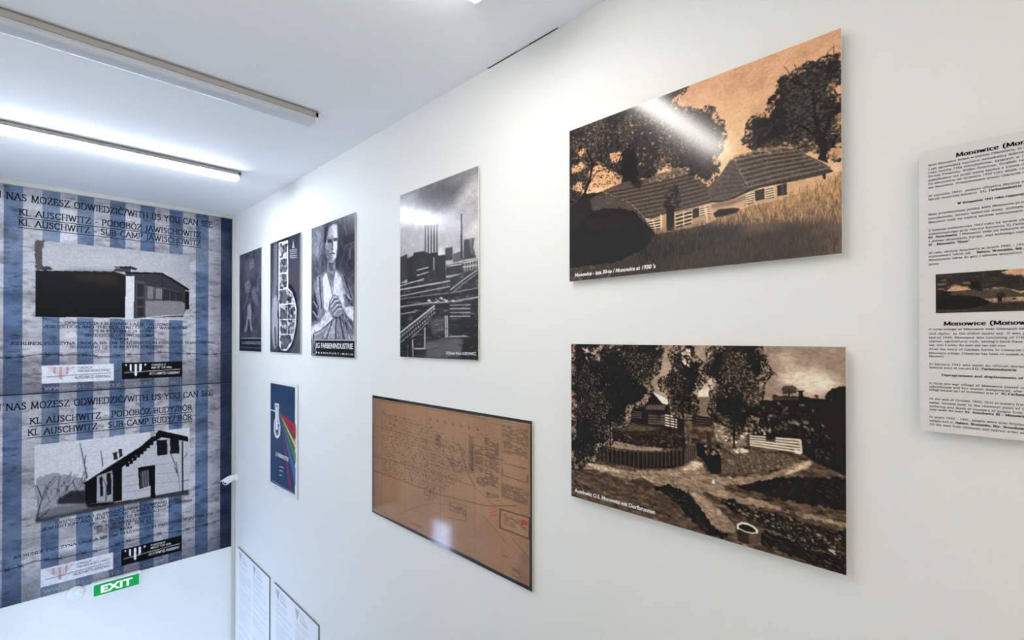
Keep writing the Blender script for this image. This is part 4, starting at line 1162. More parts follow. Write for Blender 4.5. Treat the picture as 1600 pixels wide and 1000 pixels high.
r, sh = hung_board('map_panel', 2.6904, 1.3755, EYE - 0.3445, EYE - 1.050, 0.005, 0.006, 'brown aged works plan with black border, hung below the factory photo', 'map')
print_sheet('printed_map', sh, paint_plan(300, 250), M_GLOSS2, r)

# ------------------------------------------------------------------ advertising posters
def paint_man(w, h):
    p = Print(w, h, (84, 84, 92), 23)
    p.blend(np.clip(p.noise(160, 120, 4, 61) * 2.6 - 1.0, 0, 1) * 0.8, (52, 52, 60))
    p.blend(np.clip(p.noise(120, 90, 4, 62) * 2.6 - 1.3, 0, 1) * 0.7, (122, 122, 130))
    p.fill([(7, 25), (307, 7), (326, 199), (123, 265), (7, 223)], (140, 140, 148), .8, soft=30)
    p.fill([(637, 7), (998, 2), (999, 414), (790, 403), (640, 265)], (56, 56, 64), .75, soft=24)
    p.blades([(637, 7), (998, 2), (1000, 498), (758, 402)], 90, 60, [(92, 92, 100), (36, 36, 44)], 1.5, 0.5, 7, 0.5)
    p.blades([(7, 2), (343, -0), (345, 380), (7, 433)], 90, 60, [(104, 104, 112), (60, 60, 68)], 1.3, 0.6, 7, 0.45)
    p.line([(788, 212), (983, 201)], 6, (118, 118, 126), .8)
    p.line([(900, 241), (904, 315)], 9, (132, 132, 140), .7)
    p.fill([(754, 145), (994, 135), (995, 197), (788, 201)], (32, 32, 40), .8, soft=8)
    # coat and shirt
    p.fill([(8, 835), (8, 598), (66, 436), (161, 382), (381, 362), (487, 399), (590, 358), (758, 410), (856, 481), (971, 570), (994, 865), (8, 871)], (112, 112, 120), 1, soft=4)
    p.fill([(287, 400), (388, 369), (488, 476), (584, 369), (709, 421), (760, 552), (794, 650), (644, 636), (419, 687), (318, 629)], (188, 188, 196), 1, soft=5)
    p.fill([(123, 427), (217, 385), (287, 400), (303, 583), (259, 673), (185, 718), (85, 694)], (128, 128, 136), .9, soft=8)
    p.fill([(8, 598), (77, 483), (123, 531), (177, 625), (162, 718), (8, 740)], (66, 66, 74), .9, soft=8)
    for q in ([(31, 622), (162, 683)], [(23, 681), (154, 730)], [(77, 529), (184, 637)], [(213, 396), (236, 535), (274, 639)], [(830, 469), (921, 579), (953, 643)], [(792, 553), (905, 621), (953, 643)], [(857, 598), (952, 601)], [(774, 424), (856, 513)]):
        p.line(q, 9, (40, 40, 48), .8)
    for q in ([(62, 576), (162, 625)], [(47, 652), (154, 700)], [(161, 394), (180, 510)], [(709, 432), (792, 553)], [(831, 555), (940, 601)]):
        p.line(q, 9, (176, 176, 184), .7)
    p.line([(388, 369), (481, 476), (517, 544)], 8, (70, 70, 78), .8)
    p.line([(584, 369), (543, 446), (530, 528)], 7, (84, 84, 92), .8)
    p.fill([(473, 387), (570, 381), (544, 479), (502, 499)], (108, 108, 116), .8, soft=5)
    # lower part
    p.fill([(8, 811), (237, 800), (455, 738), (679, 702), (828, 769), (975, 812), (988, 865), (8, 871)], (120, 120, 128), .95, soft=6)
    p.fill([(761, 644), (972, 643), (973, 749), (833, 705)], (196, 196, 204), .9, soft=6)
    p.fill([(312, 858), (455, 755), (628, 702), (595, 790), (561, 868)], (150, 150, 158), .9, soft=5)
    for q in ([(611, 701), (595, 790), (602, 867)], [(669, 702), (730, 790), (780, 867)], [(508, 745), (384, 869)]):
        p.line(q, 10, (38, 38, 46), .85)
    p.fill([(8, 770), (200, 747), (454, 632), (628, 691), (455, 746), (237, 823), (8, 847)], (178, 178, 186), .95, soft=5)
    p.line([(47, 829), (237, 806), (455, 750), (611, 707)], 9, (56, 56, 64), .9)
    p.fill([(645, 702), (761, 669), (970, 754), (975, 865), (861, 845), (795, 780)], (104, 104, 112), .95, soft=5)
    p.blades([(645, 702), (761, 669), (970, 754), (975, 865), (861, 845)], 24, 60, [(160, 160, 168), (48, 48, 56)], 1.1, 0.3, 7, .7)
    # clasped hands
    p.fill([(426, 654), (461, 593), (551, 543), (643, 557), (721, 605), (761, 649), (748, 693), (645, 715), (507, 700)], (124, 124, 132), 1, soft=4)
    for q in ([(482, 601), (565, 559), (613, 569)], [(489, 632), (593, 591), (661, 593)], [(525, 661), (627, 622), (701, 624)], [(559, 690), (644, 652), (735, 654)]):
        p.line(q, 9, (186, 186, 194), .85)
    for q in ([(475, 619), (579, 577), (640, 581)], [(504, 650), (613, 609), (688, 609)], [(539, 678), (641, 641), (728, 640)], [(437, 654), (461, 594), (551, 545)], [(755, 693), (645, 717), (518, 702)]):
        p.line(q, 6, (34, 34, 42), .85)
    # head
    p.fill([(409, 283), (576, 285), (591, 362), (505, 397), (395, 365)], (128, 128, 136), 1, soft=4)
    p.fill([(409, 289), (521, 312), (543, 369), (452, 369)], (64, 64, 72), .7, soft=8)
    p.fill([(351, 106), (407, 39), (526, 17), (621, 39), (635, 136), (623, 221), (597, 284), (528, 315), (452, 304), (388, 259), (351, 190)], (132, 132, 140), 1, soft=3)
    p.fill([(512, 38), (621, 39), (635, 136), (623, 221), (597, 282), (542, 292), (527, 192), (547, 128)], (196, 196, 204), .9, soft=6)
    p.fill([(450, 43), (546, 37), (561, 97), (457, 110)], (176, 176, 184), .7, soft=8)
    p.fill([(315, 137), (329, 32), (449, -5), (580, -1), (634, 30), (526, 24), (429, 43), (394, 104), (366, 152)], (50, 50, 58), 1, soft=4)
    p.line([(414, 34), (484, 13), (587, 15)], 6, (124, 124, 132), .8)
    p.fill([(401, 125), (499, 131), (499, 159), (415, 155)], (40, 40, 48), .9, soft=4)
    p.fill([(547, 133), (629, 135), (629, 159), (554, 157)], (52, 52, 60), .9, soft=4)
    p.line([(527, 137), (513, 191), (493, 207), (541, 215)], 7, (64, 64, 72), .9)
    p.fill([(499, 146), (534, 149), (541, 211), (493, 205)], (84, 84, 92), .6, soft=4)
    p.line([(465, 240), (521, 238), (576, 248)], 8, (44, 44, 52), .95)
    p.fill([(366, 191), (451, 211), (480, 288), (445, 299), (380, 255)], (92, 92, 100), .7, soft=6)
    p.line([(452, 306), (535, 318), (597, 286)], 6, (48, 48, 56), .8)
    p.contrast(1.25, 100)
    p.grain(0.26, 30, 20, 3)
    # title strip
    t, = [(8, 878)]
    p.fill(rect(0, t[1], 1000, 1000), (24, 24, 30))
    a, b = [(109, 874), (1007, 866)]
    p.line([(a[0], t[1] - 2), (1000, t[1] - 2)], 6, (206, 206, 212))
    tb = [(39, 829), (93, 829), (97, 894), (113, 935), (109, 988), (31, 987), (27, 936), (43, 894)]
    p.fill(tb, (24, 24, 30))
    p.line(tb + tb[:1], 5, (226, 226, 232), .95)
    p.line([(66, 870), (70, 965)], 8, (150, 150, 158), .8)
    return p

def paint_flask(w, h):
    p = Print(w, h, (64, 64, 72), 29)
    p.blend(np.clip((p.U - 560) / 400, 0, 1) * np.clip((p.V - 250) / 500, 0, 1) * .6, (96, 96, 104))
    p.blend(np.clip(1 - p.V / 260, 0, 1) * .6, (44, 44, 52))
    # glass reflections at the left
    p.fill([(137, 13), (252, 18), (262, 387), (165, 544), (83, 611), (60, 470), (128, 334)], (128, 128, 138), .7, soft=14)
    p.fill([(92, 518), (218, 477), (298, 548), (307, 709), (255, 939), (129, 975), (60, 822), (46, 646)], (168, 168, 178), .85, soft=12)
    p.fill([(254, 639), (307, 606), (316, 686), (263, 697)], (40, 40, 48), .8, soft=4)
    p.fill([(156, 776), (201, 765), (228, 939), (174, 940)], (48, 48, 56), .8, soft=4)
    # dark halo of the flask then its white frame
    halo = [(595, 403), (705, 419), (853, 502), (916, 633), (887, 806), (770, 937), (566, 1005), (308, 1002), (269, -21), (620, 10)]
    p.fill(halo, (22, 22, 28), .9, soft=6)
    fr = [(304, 25), (600, 32), (611, 443), (734, 486), (814, 555), (870, 632), (848, 762), (777, 871), (689, 937), (566, 980), (396, 977), (326, 939), (325, 709), (307, 549), (297, 434)]
    p.fill(fr, (222, 222, 228))
    cells = ([(344, 50), (555, 57), (556, 167), (348, 161)], [(348, 179), (560, 185), (552, 296), (358, 292)], [(349, 314), (553, 319), (553, 423), (350, 432)], [(350, 453), (587, 454), (718, 502), (774, 570), (359, 567)], [(359, 587), (571, 591), (572, 702), (368, 698)], [(613, 590), (790, 591), (827, 642), (823, 705), (613, 703)],
             [(377, 717), (572, 720), (573, 832), (386, 831)], [(614, 721), (816, 722), (769, 827), (614, 832)], [(386, 849), (745, 848), (656, 915), (545, 963), (404, 956)])
    for k, c in enumerate(cells):
        mu, mv = sum(q[0] for q in c) / len(c), sum(q[1] for q in c) / len(c)
        c = [(mu + (q[0] - mu) * 1.16, mv + (q[1] - mv) * 1.08) for q in c]
        p.fill(c, (96, 96, 104))
        p.dabs(c, 16, 24, [(40, 40, 48), (60, 60, 68), (168, 168, 176), (190, 190, 198)], 1.6, .9, 3, (.5, .95))
    p.line([(391, 186), (460, 234), (543, 192)], 12, (26, 26, 32))
    fo = [fr[-1]] + fr
    p.line(fo, 4, (214, 214, 220))
    for q in ([(322, 166), (601, 177)], [(323, 301), (602, 309)], [(324, 442), (611, 443)], [(324, 575), (798, 581)], [(333, 707), (839, 714)], [(351, 840), (769, 840)], [(592, 580), (594, 839)]):
        p.line(q, 4, (214, 214, 220))
    # crest and small lines at the upper right
    p.fill([(754, 86), (765, 33), (785, 89), (809, 114), (730, 110)], (176, 176, 184), .9)
    for q in ([(658, 122), (872, 132)], [(666, 136), (872, 146)], [(674, 154), (872, 163)], [(666, 172), (880, 184)], [(674, 188), (880, 200)]):
        p.line(q, 7, (186, 186, 194), .75)
    p.fill([(955, 0), (1000, 0), (1000, 1000), (955, 1000)], (120, 120, 126), .6)
    p.grain(0.10, 20, 16, 3)
    return p

def paint_dark(w, h):
    p = Print(w, h, (74, 76, 86), 37)
    p.blend(np.clip(p.noise(220, 120, 4, 71) * 2.8 - 1.1, 0, 1) * .85, (42, 43, 52))
    p.blend(np.clip(p.noise(140, 80, 4, 72) * 2.8 - 1.5, 0, 1) * .7, (116, 118, 128))
    p.fill([(244, 89), (540, 71), (766, 123), (765, 259), (537, 297), (241, 231)], (92, 94, 104), .8, soft=30)
    p.fill([(516, 107), (643, 84), (676, 161), (567, 185), (469, 167)], (142, 144, 154), .8, soft=10)
    p.fill([(251, 309), (478, 288), (524, 347), (465, 409), (309, 409)], (140, 142, 152), .85, soft=10)
    for q in ([(311, 338), (478, 326)], [(310, 364), (489, 352)], [(322, 390), (477, 377)], [(528, 114), (642, 109)], [(527, 145), (653, 138)]):
        p.line(q, 6, (36, 37, 46), .85)
    p.line([(171, 569), (326, 494), (417, 420)], 9, (160, 162, 172), .7)
    p.fill([(385, 548), (504, 513), (579, 605), (543, 682), (617, 800), (500, 799), (442, 706), (337, 811), (239, 797), (352, 679)], (150, 152, 162), .85, soft=10)
    p.fill([(535, 399), (708, 356), (847, 486), (874, 550), (763, 559), (649, 505)], (104, 106, 116), .8, soft=12)
    p.fill([(412, 680), (484, 681), (541, 812), (349, 824)], (44, 45, 54), .8, soft=6)
    p.blades(rect(30, 60, 960, 860), 120, 70, [(110, 112, 122), (40, 41, 50), (84, 86, 96)], 1.2, .8, 8, .45)
    t, = [(23, 869)]
    p.fill(rect(0, t[1], 1000, 1000), (34, 35, 42))
    p.line([(80, t[1]), (990, t[1])], 7, (186, 186, 194), .9)
    p.grain(0.14, 26, 18, 3)
    return p

def paint_rainbow(w, h):
    p = Print(w, h, (226, 226, 230), 43)
    ins = [(35, 28), (925, 30), (925, 965), (35, 972)]
    p.fill(ins, (46, 68, 100))
    g = p.region(ins)
    p.blend(g * np.clip(p.noise(300, 260, 3, 81) * 2 - .8, 0, 1) * .5, (62, 88, 122))
    p.blend(g * np.clip(1 - p.V / 250, 0, 1) * .4, (38, 56, 84))
    o, = [(389, 289)]
    for q, c in (([(946, 355), (949, 413)], (196, 40, 58)), ([(949, 419), (952, 477)], (176, 48, 60)), ([(954, 518), (958, 576)], (230, 206, 120)), ([(950, 611), (945, 697)], (92, 140, 86)), ([(938, 738), (936, 890)], (76, 108, 160)), ([(853, 964), (745, 961)], (140, 56, 96))):
        p.fill([(o[0], o[1] - 4), q[0], q[1], (o[0], o[1] + 8)], c, .9, soft=2)
        p.line([o, q[0]], 4, (40, 40, 54), .5)
    # white test tube with a drop-shaped bulb
    p.fill([(195, 211), (355, 209), (349, 331), (415, 416), (398, 496), (314, 534), (217, 529), (160, 468), (179, 386), (221, 343)], (240, 240, 242))
    p.fill([(217, 225), (324, 225), (317, 334), (374, 420), (355, 488), (292, 515), (237, 502), (203, 450), (222, 382), (253, 340)], (104, 116, 136), .85)
    p.line([(272, 249), (276, 364), (257, 432)], 22, (236, 236, 240), .95)
    p.fill([(235, 434), (276, 377), (362, 395), (331, 424), (323, 478), (237, 487)], (238, 238, 242), .95, soft=2)
    p.fill([(236, 458), (322, 454), (312, 482), (248, 483)], (28, 32, 42), .95)
    p.fill([(309, 400), (373, 397), (363, 419), (321, 420)], (28, 32, 42), .95)
    p.line([(37, 285), (198, 287)], 10, (236, 236, 240))
    # title and small lines
    for q, wd in (([(388, 785), (534, 778)], 9), ([(399, 819), (494, 815)], 9), ([(390, 861), (475, 855)], 9), ([(74, 951), (588, 960)], 5), ([(639, 956), (892, 958)], 6)):
        p.line(q, wd, (206, 212, 222), .85)
    p.grain(0.05, 20, 20, 2)
    return p

def ink_cond(sh, parent, text, u0, u1, vb, vc, m=None):
    return sans(sh, 'lettering', text, u0, u1, vb, vc, m or M_WHITEINK, parent, bold=0.015)

r, sh = hung_board('poster', 3.5855, 2.919, EYE + 0.8035, EYE - 0.127, 0.004, 0.006, 'grey advertising poster of a man with clasped hands, beside the factory photo', 'poster', 'advertising posters')
print_sheet('printed_picture', sh, paint_man(110, 240), M_SATIN, r, gain=1.3, veil=0.02)
a, b = [(132, 941), (967, 935)]
ink_cond(sh, r, 'FARBENINDUSTRIE', a[0] + (b[0] - a[0]) * .15, b[0], 939, 899)
ink_cond(sh, r, 'IG', a[0], a[0] + (b[0] - a[0]) * .105, 939, 899)
a, b = [(132, 988), (968, 988)]
ink_cond(sh, r, 'F R A N K F U R T - M A I N', a[0], b[0], 982, 969)

r, sh = hung_board('poster', 4.4359, 3.7805, EYE + 0.811, EYE - 0.1175, 0.004, 0.006, 'dark poster with a white flask outline filled with small pictures', 'poster', 'advertising posters')
print_sheet('printed_picture', sh, paint_flask(90, 210), M_SATIN, r, gain=1.3, veil=0.02)

r, sh = hung_board('poster', 5.285, 4.657, EYE + 0.8115, EYE - 0.121, 0.004, 0.006, 'dark mottled poster closest to the striped banners', 'poster', 'advertising posters')
print_sheet('printed_picture', sh, paint_dark(80, 190), M_SATIN, r, gain=1.3, veil=0.02)
a, b = [(136, 918), (973, 916)]
ink_cond(sh, r, 'FARBENINDUSTRIE', a[0] + (b[0] - a[0]) * .15, b[0], 932, 902, M_PALEINK)
ink_cond(sh, r, 'IG', a[0], a[0] + (b[0] - a[0]) * .105, 932, 902, M_PALEINK)
ink_cond(sh, r, 'F R A N K F U R T - M A I N', a[0] - 60, b[0], 972, 960, M_PALEINK)

r, sh = hung_board('poster', 4.4423, 3.8455, EYE - 0.360, EYE - 1.2496, 0.004, 0.005, 'blue poster with a white test tube and rainbow rays', 'poster', 'advertising posters')
print_sheet('printed_picture', sh, paint_rainbow(90, 210), M_SATIN, r)
a, b = [(235, 754), (704, 729)]
ink_cond(sh, r, 'I.G. FARBENINDUSTRIE', a[0], b[0], 700, 664)

# ------------------------------------------------------------------ text panel with two headings and a small picture
TW, TH_ = 0.28, 0.649
xf = WX - 0.020
r = thing('text_panel', (WX - GAP, 0.1365 - TW / 2, EYE + 0.434 - TH_), 'white text panel headed Monowice with a small cottage picture', 'text panel')
sh = Sheet((xf, 0.1365, EYE + 0.434), (0, -1, 0), (0, 0, -1), (-1, 0, 0), 1.0, 1.0)      # one sheet unit = 1 mm
out = []
for cy, cz, a0 in ((0.008, 0.008, 180), (TW - 0.008, 0.008, 270), (TW - 0.008, TH_ - 0.008, 0), (0.008, TH_ - 0.008, 90)):
    for k in range(5):
        a = math.radians(a0 + k * 22.5)
        out.append((0.1365 - (cy + 0.008 * math.cos(a)), EYE + 0.434 - (cz + 0.008 * math.sin(a))))
link('board', *prism(out, 0, xf, xf + 0.006), mat('white_text_board', (226, 223, 221), 0.5, 0.3, bump=0.03), r)
for y in (0.10, -0.10):
    for z in (0.36, -0.14):
        box('spacer', (xf + 0.006, y - 0.015, EYE + z - 0.015), (WX - GAP, y + 0.015, EYE + z + 0.015), M_BOARD, r)
print_sheet('printed_photo', sh, paint_cottages(200, 96, 5), M_MATTE, r, (29, 288, 251, 377))
R1 = 263
body = [((16.8, 36.7), 'Wieś Monowice leżąca w pobliżu Oświęcimia, to mała wieś licząca przed wojną'), ((16.7, 45.9), 'i jak opowiadają najstarsi mieszkańcy dobrze się w niej żyło. Pod koniec'), ((16.7, 54.3), 'roku liczyły 1146 mieszkańców, żyjących w 150 domach. Działała remiza'),
        ((16.7, 62.7), 'Straży Pożarnej, Kółko Rolnicze, działało także kasa oszczędności oraz'), ((16.6, 71.5), 'wybudowany tuż przed wojną kaplica z trzema ołtarzami, głównym i bocznymi'), ((16.6, 79.9), 'Po wkroczeniu we wrześniu 1939 roku wojsk niemieckich do Oświęcimia i do'),
        ((16.6, 88.7), 'wsi Monowice. Przemianowano miasto Oświęcim na Auschwitz a Monowice wieś'), ((16.5, 108.0), 'W styczniu 1941r. podjęto oficjalną decyzję o rozpoczęciu budowy nowej'),
        ((16.4, 150.8), 'Mała przedwojenna polska wieś Monowice przestała istnieć. Wysiedlono jej'), ((16.3, 160.0), 'mieszkańców, zaczęto wyburzać domy, zniknęła szkoła i remiza, a tereny wsi'), ((16.3, 168.8), 'Monowice stały się częścią terenów montażowych fabryki koncernu chemicznego'),
        ((16.3, 187.6), 'Z końcem października 1942 roku na terenie obozu pracy przywieziono ludzi'), ((16.2, 196.0), 'zlokalizowanego przy fabryce koncernu IG Farben pierwszych więźniów obozu'), ((16.2, 212.8), 'z połowy okupowanej Europy, stąd kolejnego nazwa obozu koncentracyjnego KL'),
        ((16.1, 239.7), 'W całej okolicy Auschwitz w latach 1940 - 1941 wysiedlono także ludność z'), ((16.0, 256.1), 'Wywieziono także do gett i obozów wszystkich Żydów z Oświęcimia i z innej'),
        ((14.7, 416.0), 'A little village of Monowice near Oświęcim before the war was quiet, calm'), ((14.7, 425.9), 'and idyllic, as the oldest locals say. It was just a good place to live. At'), ((14.7, 434.9), 'end of 1939, Monowice was consisting of 1146 locals, 150 houses, the fire'),
        ((14.6, 443.5), "station, agricultural club, saving's bank Kasa Stefczyka and a chapel built"), ((14.6, 461.5), 'After the entry of German forces to Oświęcim in september of 1939 and into'), ((14.5, 470.5), 'Monowice village, Oświęcim has been re-named Auschwitz and Monowice became'),
        ((14.5, 495.9), 'In January 1941 was made an official decision for the start of building'), ((14.3, 540.1), 'A little pre-war village of Monowice ceased to exist. All of the houses, the'), ((14.3, 547.8), 'schoolhouse and fire station disappeared, also the people were gone and the'),
        ((14.2, 575.7), 'At the end of October 1942, first prisoners from KL Auschwitz arrived at the'), ((14.2, 584.3), 'camp, located next to the chemical plant of concern. It became a place of'), ((14.1, 592.9), 'suffering and death of numbers of people from nearly all Europe, known as a'),
        ((14.1, 617.3), 'In years 1940 - 1941, people were also displaced from all the neighbouring'), ((14.0, 634.5), 'All the Jews from Oświęcim and nearest areas were taken to ghettos and camps')]
L = [(t, 17, R1, uv[1], 4.4) for uv, t in body]
part = [((16.5, 116.0), 'fabryki chemicznej koncernu', 17, 98), ((16.2, 204.0), 'i Monowice stały się kolejnym miejscem cierpienia oraz śmierci', 70, R1), ((16.1, 247.7), 'miejscowości takich jak :', 17, 92), ((16.0, 265.7), 'okolicy.', 17, 36),
        ((14.6, 452.1), 'war, with 3 aisles, the main and two side-ones.', 17, 143), ((14.5, 477.8), 'Monowitz.', 17, 44), ((14.4, 503.6), 'chemical plant of concern', 17, 88), ((14.3, 555.1), 'village became part of investment area of', 17, 130), ((14.1, 600.1), 'camp under the name', 17, 74), ((14.0, 625.9), 'villages such as', 17, 58)]
L += [(t, a, b, uv[1], 4.4) for uv, t, a, b in part]
ink('body_text', sh, roman(L, 1.3, 0.75), M_GREYINK, r, 0.0006)
bold = [((16.6, 96.7), 'I.G. Farbenindustrie', 104, 166), ((68.5, 134.1), 'W listopadzie 1941 roku rozpoczęto wysiedlenia', 67, 212), ((16.2, 204.0), 'KL Auschwitz', 17, 66), ((16.1, 221.2), 'III - Monowitz "Buna".', 17, 88), ((16.1, 247.7), 'Babice, Brzezinka, Bór, Broszkowice, Budy', 98, 230),
        ((90.4, 503.5), 'I.G. Farbenindustrie', 90, 157), ((39.6, 520.2), 'Expropriations and displacements of people of Monowice', 39, 240), ((14.3, 555.1), 'IG Farben', 135, 168), ((14.1, 600.1), 'KL Auschwitz III - Monowitz', 78, 172), ((14.0, 625.9), 'Babice, Brzezinka, Bór, Broszkowice, Budy', 62, 196)]
vfix = {0: (16.5, 116.0)[1], 5: (14.4, 503.6)[1]}
ink('bold_text', sh, roman([(t, a, b, vfix.get(i, uv[1]), 4.6) for i, (uv, t, a, b) in enumerate(bold)], 1.9, 0.85), M_BLACKINK, r, 0.0006)
for a, b, v in ((65, 215, 27.5), (43, 195, 405.5)):
    ink('heading', sh, roman([('Monowice (Monowitz)', a, b, v, 8.6)], 2.0, 0.75), M_BLACKINK, r, 0.0006, 'bold black serif heading')

# ------------------------------------------------------------------ notice boards low on the stair wall
def triangle_logo(p, u, v, w, h, cols):
    n = len(cols)
    for k, c in enumerate(cols):
        a, b = u + w * k / n, u + w * (k + 1) / n - w * .02
        f = lambda x: v + h * (1 - abs((x - u) / w * 2 - 1))
        p.fill([(a, v), (b, v), (b, f(b)), (min(max(u + w / 2, a), b), f(min(max(u + w / 2, a), b))), (a, f(a))], c)

def notice(y_far, y_near, label, pic):
    r, sh = hung_board('notice_board', y_far, y_near, EYE - 2.06, EYE - 3.26, 0.0, 0.006, label, 'notice board', 'notice boards low on the stair wall')
    p = Print(120, 200, (232, 233, 236), 51 + pic)
    for c in (35, 500):
        triangle_logo(p, c, 30, 95, 78, [(176, 164, 178)] * 5)
        for k, (a, b) in enumerate(((110, 200), (110, 250), (110, 262), (110, 272))):
            p.line([(c + a, 40 + k * 16), (c + b, 40 + k * 16)], 5 if k == 3 else 3.5, (150, 150, 160) if k < 3 else (110, 110, 120), .8)
        for k in range(3):
            p.line([(c + 8, 118 + k * 14), (c + 300 - 60 * (k == 2), 118 + k * 14)], 4, (178, 180, 190), .7)
        v = 170
        while v < 960:
            if p.r.random() < .1:
                v += 14
                continue
            p.line([(c + 5, v), (c + 400 * (1 if p.r.random() < .8 else p.r.uniform(.4, .9)), v)], 5.5, (202, 205, 214), .8)
            v += 11
    print_sheet('printed_text', sh, p, M_MATTE, r)
    xf = WX - 0.006
    box('edge_strip', (xf - 0.003, y_near, EYE - 2.06), (WX - GAP, y_far, EYE - 2.054), M_GREYB, r)
    box('edge_strip', (xf - 0.003, y_near - 0.005, EYE - 3.26), (WX - GAP, y_near, EYE - 2.054), M_GREYB, r)
    return r
notice(5.32, 4.448, 'white notice board low on the wall, beside the corner trim', 0)
notice(4.325, 3.46, 'white notice board low on the wall, farther from the corner trim', 1)

# ------------------------------------------------------------------ striped banners on the back wall
def paint_banner(w, h, which):
    p = Print(w, h, (176, 172, 176), 60 + which, 1)
    for k in range(10):
        u = 32 + k * 114.2
        if u < 1000:
            p.fill(rect(u, 0, min(u + 57, 1000), 1000), (88, 105, 132))
    p.fill(rect(945, 0, 1000, 1000), (50, 62, 84))
    n1 = p.noise(120, 60, 5, 90 + which)
    n2 = p.noise(30, 12, 4, 92 + which)
    n3 = p.noise(260, 220, 3, 94 + which)
    p.mul(0.72 + 0.56 * n1)
    p.mul(1 - 0.36 * np.clip(n2 * 2.8 - 1.5, 0, 1))
    n4 = p.noise(70, 50, 4, 96 + which)
    p.blend(np.clip(n4 * 4 - 2.5, 0, 1) * np.clip(.25 + np.abs(p.U - 500) / 600, 0, 1) * .6, (64, 62, 70))
    p.blend(np.clip(n3 * 2.4 - 1.1, 0, 1) * .35, (204, 204, 210))
    # the print itself is darker towards its upper and lower borders and its right side
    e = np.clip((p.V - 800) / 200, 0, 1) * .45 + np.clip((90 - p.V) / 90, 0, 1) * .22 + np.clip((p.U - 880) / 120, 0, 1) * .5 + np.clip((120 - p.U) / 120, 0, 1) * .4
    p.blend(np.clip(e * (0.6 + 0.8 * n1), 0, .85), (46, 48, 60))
    bk = (40, 38, 44)
    if which == 0:
        im = rect(240, 250, 806, 624)
        p.fill(im, (176, 174, 176))
        g = p.region(im)
        p.blend(g * np.clip(1 - (p.V - 250) / 60, 0, 1) * .25, (150, 148, 152))
        p.blend(g * np.clip((p.U - 700) / 130, 0, 1) * .7, (150, 147, 150))
        p.blend(g * np.clip(p.noise(90, 40, 3, 97) * 2 - .9, 0, 1) * .3, (204, 202, 204))
        p.fill([(239, 250), (268, 248), (262, 300), (263, 394), (240, 398)], (84, 76, 76), 1, rag=4)
        p.fill([(262, 377), (282, 372), (300, 388), (262, 396)], (60, 56, 60))
        p.fill([(240, 398), (505, 374), (545, 388), (546, 618), (241, 624)], (24, 22, 24))
        p.fill([(335, 392), (501, 379), (533, 395), (533, 459), (424, 457), (357, 441)], (58, 54, 44), .7, soft=24)
        p.fill([(372, 484), (485, 463), (517, 530), (409, 559)], (38, 36, 36), .6, soft=20)
        p.fill([(501, 374), (509, 355), (566, 353), (566, 374)], (66, 62, 64))
        p.fill([(495, 350), (566, 339), (592, 350), (587, 358), (517, 354)], (40, 38, 42))
        p.fill([(545, 371), (686, 361), (731, 388), (803, 444), (786, 454), (789, 564), (777, 605), (546, 622)], (58, 56, 60))
        p.fill([(690, 361), (803, 444), (801, 455), (690, 373)], (34, 32, 36))
        p.fill([(545, 371), (690, 361), (690, 371), (545, 383)], (34, 32, 36))
        p.fill([(548, 395), (579, 392), (578, 624), (545, 622)], (206, 204, 206))
        p.fill([(584, 415), (621, 416), (620, 615), (583, 621)], (74, 71, 74))
        for a in ([(591, 431), (615, 431), (615, 501), (591, 502)], [(591, 561), (615, 560), (615, 608), (591, 611)], [(591, 514), (615, 513), (615, 548), (591, 550)]):
            p.fill(a, (50, 48, 52))
        p.fill([(623, 524), (690, 515), (768, 515), (783, 529), (783, 590), (691, 608), (624, 615)], (128, 125, 126))
        p.fill([(623, 438), (693, 444), (768, 465), (768, 515), (623, 524)], (88, 86, 88))
        for a in ([(630, 439), (656, 443), (654, 512), (628, 514)], [(663, 446), (691, 450), (690, 510), (661, 512)], [(697, 452), (720, 456), (718, 513), (695, 515)], [(724, 459), (745, 463), (744, 514), (723, 515)], [(749, 464), (768, 468), (768, 515), (749, 516)]):
            p.fill(a, (120, 117, 118) if a[0][0] < 690 else (52, 50, 54))
            p.line(a + a[:1], 3, (40, 38, 42), .8)
        p.fill([(786, 458), (801, 456), (804, 559), (789, 564)], (30, 28, 30))
        p.line([(690, 363), (693, 520)], 3, (36, 34, 38))
        p.line([(600, 621), (691, 603), (804, 591)], 5, (206, 204, 206), .8)
        p.line([(534, 627), (634, 619), (804, 624)], 5, (196, 194, 196), .9)
    else:
        im = [(240, 249), (806, 248), (806, 612), (244, 627)]
        p.fill(im, (206, 204, 208))
        p.fill([(242, 413), (291, 395), (390, 435), (407, 462), (407, 581), (245, 616)], (140, 138, 144), .8, rag=20)
        for k in range(40):
            a, b = [(248, 425), (405, 438)]
            u = a[0] + (b[0] - a[0]) * p.r.random()
            v = 470 + p.r.random() * 100
            p.line([(u, v), (u + p.r.uniform(-30, 40), v - p.r.uniform(20, 90))], 2.5, (52, 50, 56), .7)
        p.fill([(314, 533), (359, 500), (407, 512), (410, 582), (314, 556)], (44, 42, 48), .9, soft=4)
        p.fill([(245, 582), (321, 569), (407, 581), (512, 597), (671, 601), (804, 602), (806, 636), (653, 622), (245, 629)], (64, 62, 66), 1, soft=3)
        p.fill([(245, 565), (351, 566), (478, 600), (351, 612), (245, 610)], (150, 148, 152), .6, soft=6)
        p.fill([(404, 473), (652, 289), (679, 287), (805, 328), (806, 604), (671, 604), (512, 600), (407, 583)], (186, 184, 188))
        # roof
        p.fill([(397, 474), (494, 400), (606, 320), (679, 242), (800, 298), (803, 328), (689, 285), (652, 308), (589, 367), (537, 421), (533, 467), (405, 481)], (34, 32, 36))
        p.fill([(404, 476), (511, 425), (537, 419), (537, 598), (503, 597), (501, 435), (445, 459), (446, 585), (406, 581)], (36, 34, 38))
        p.fill([(445, 447), (501, 429), (502, 592), (446, 585)], (162, 160, 164))
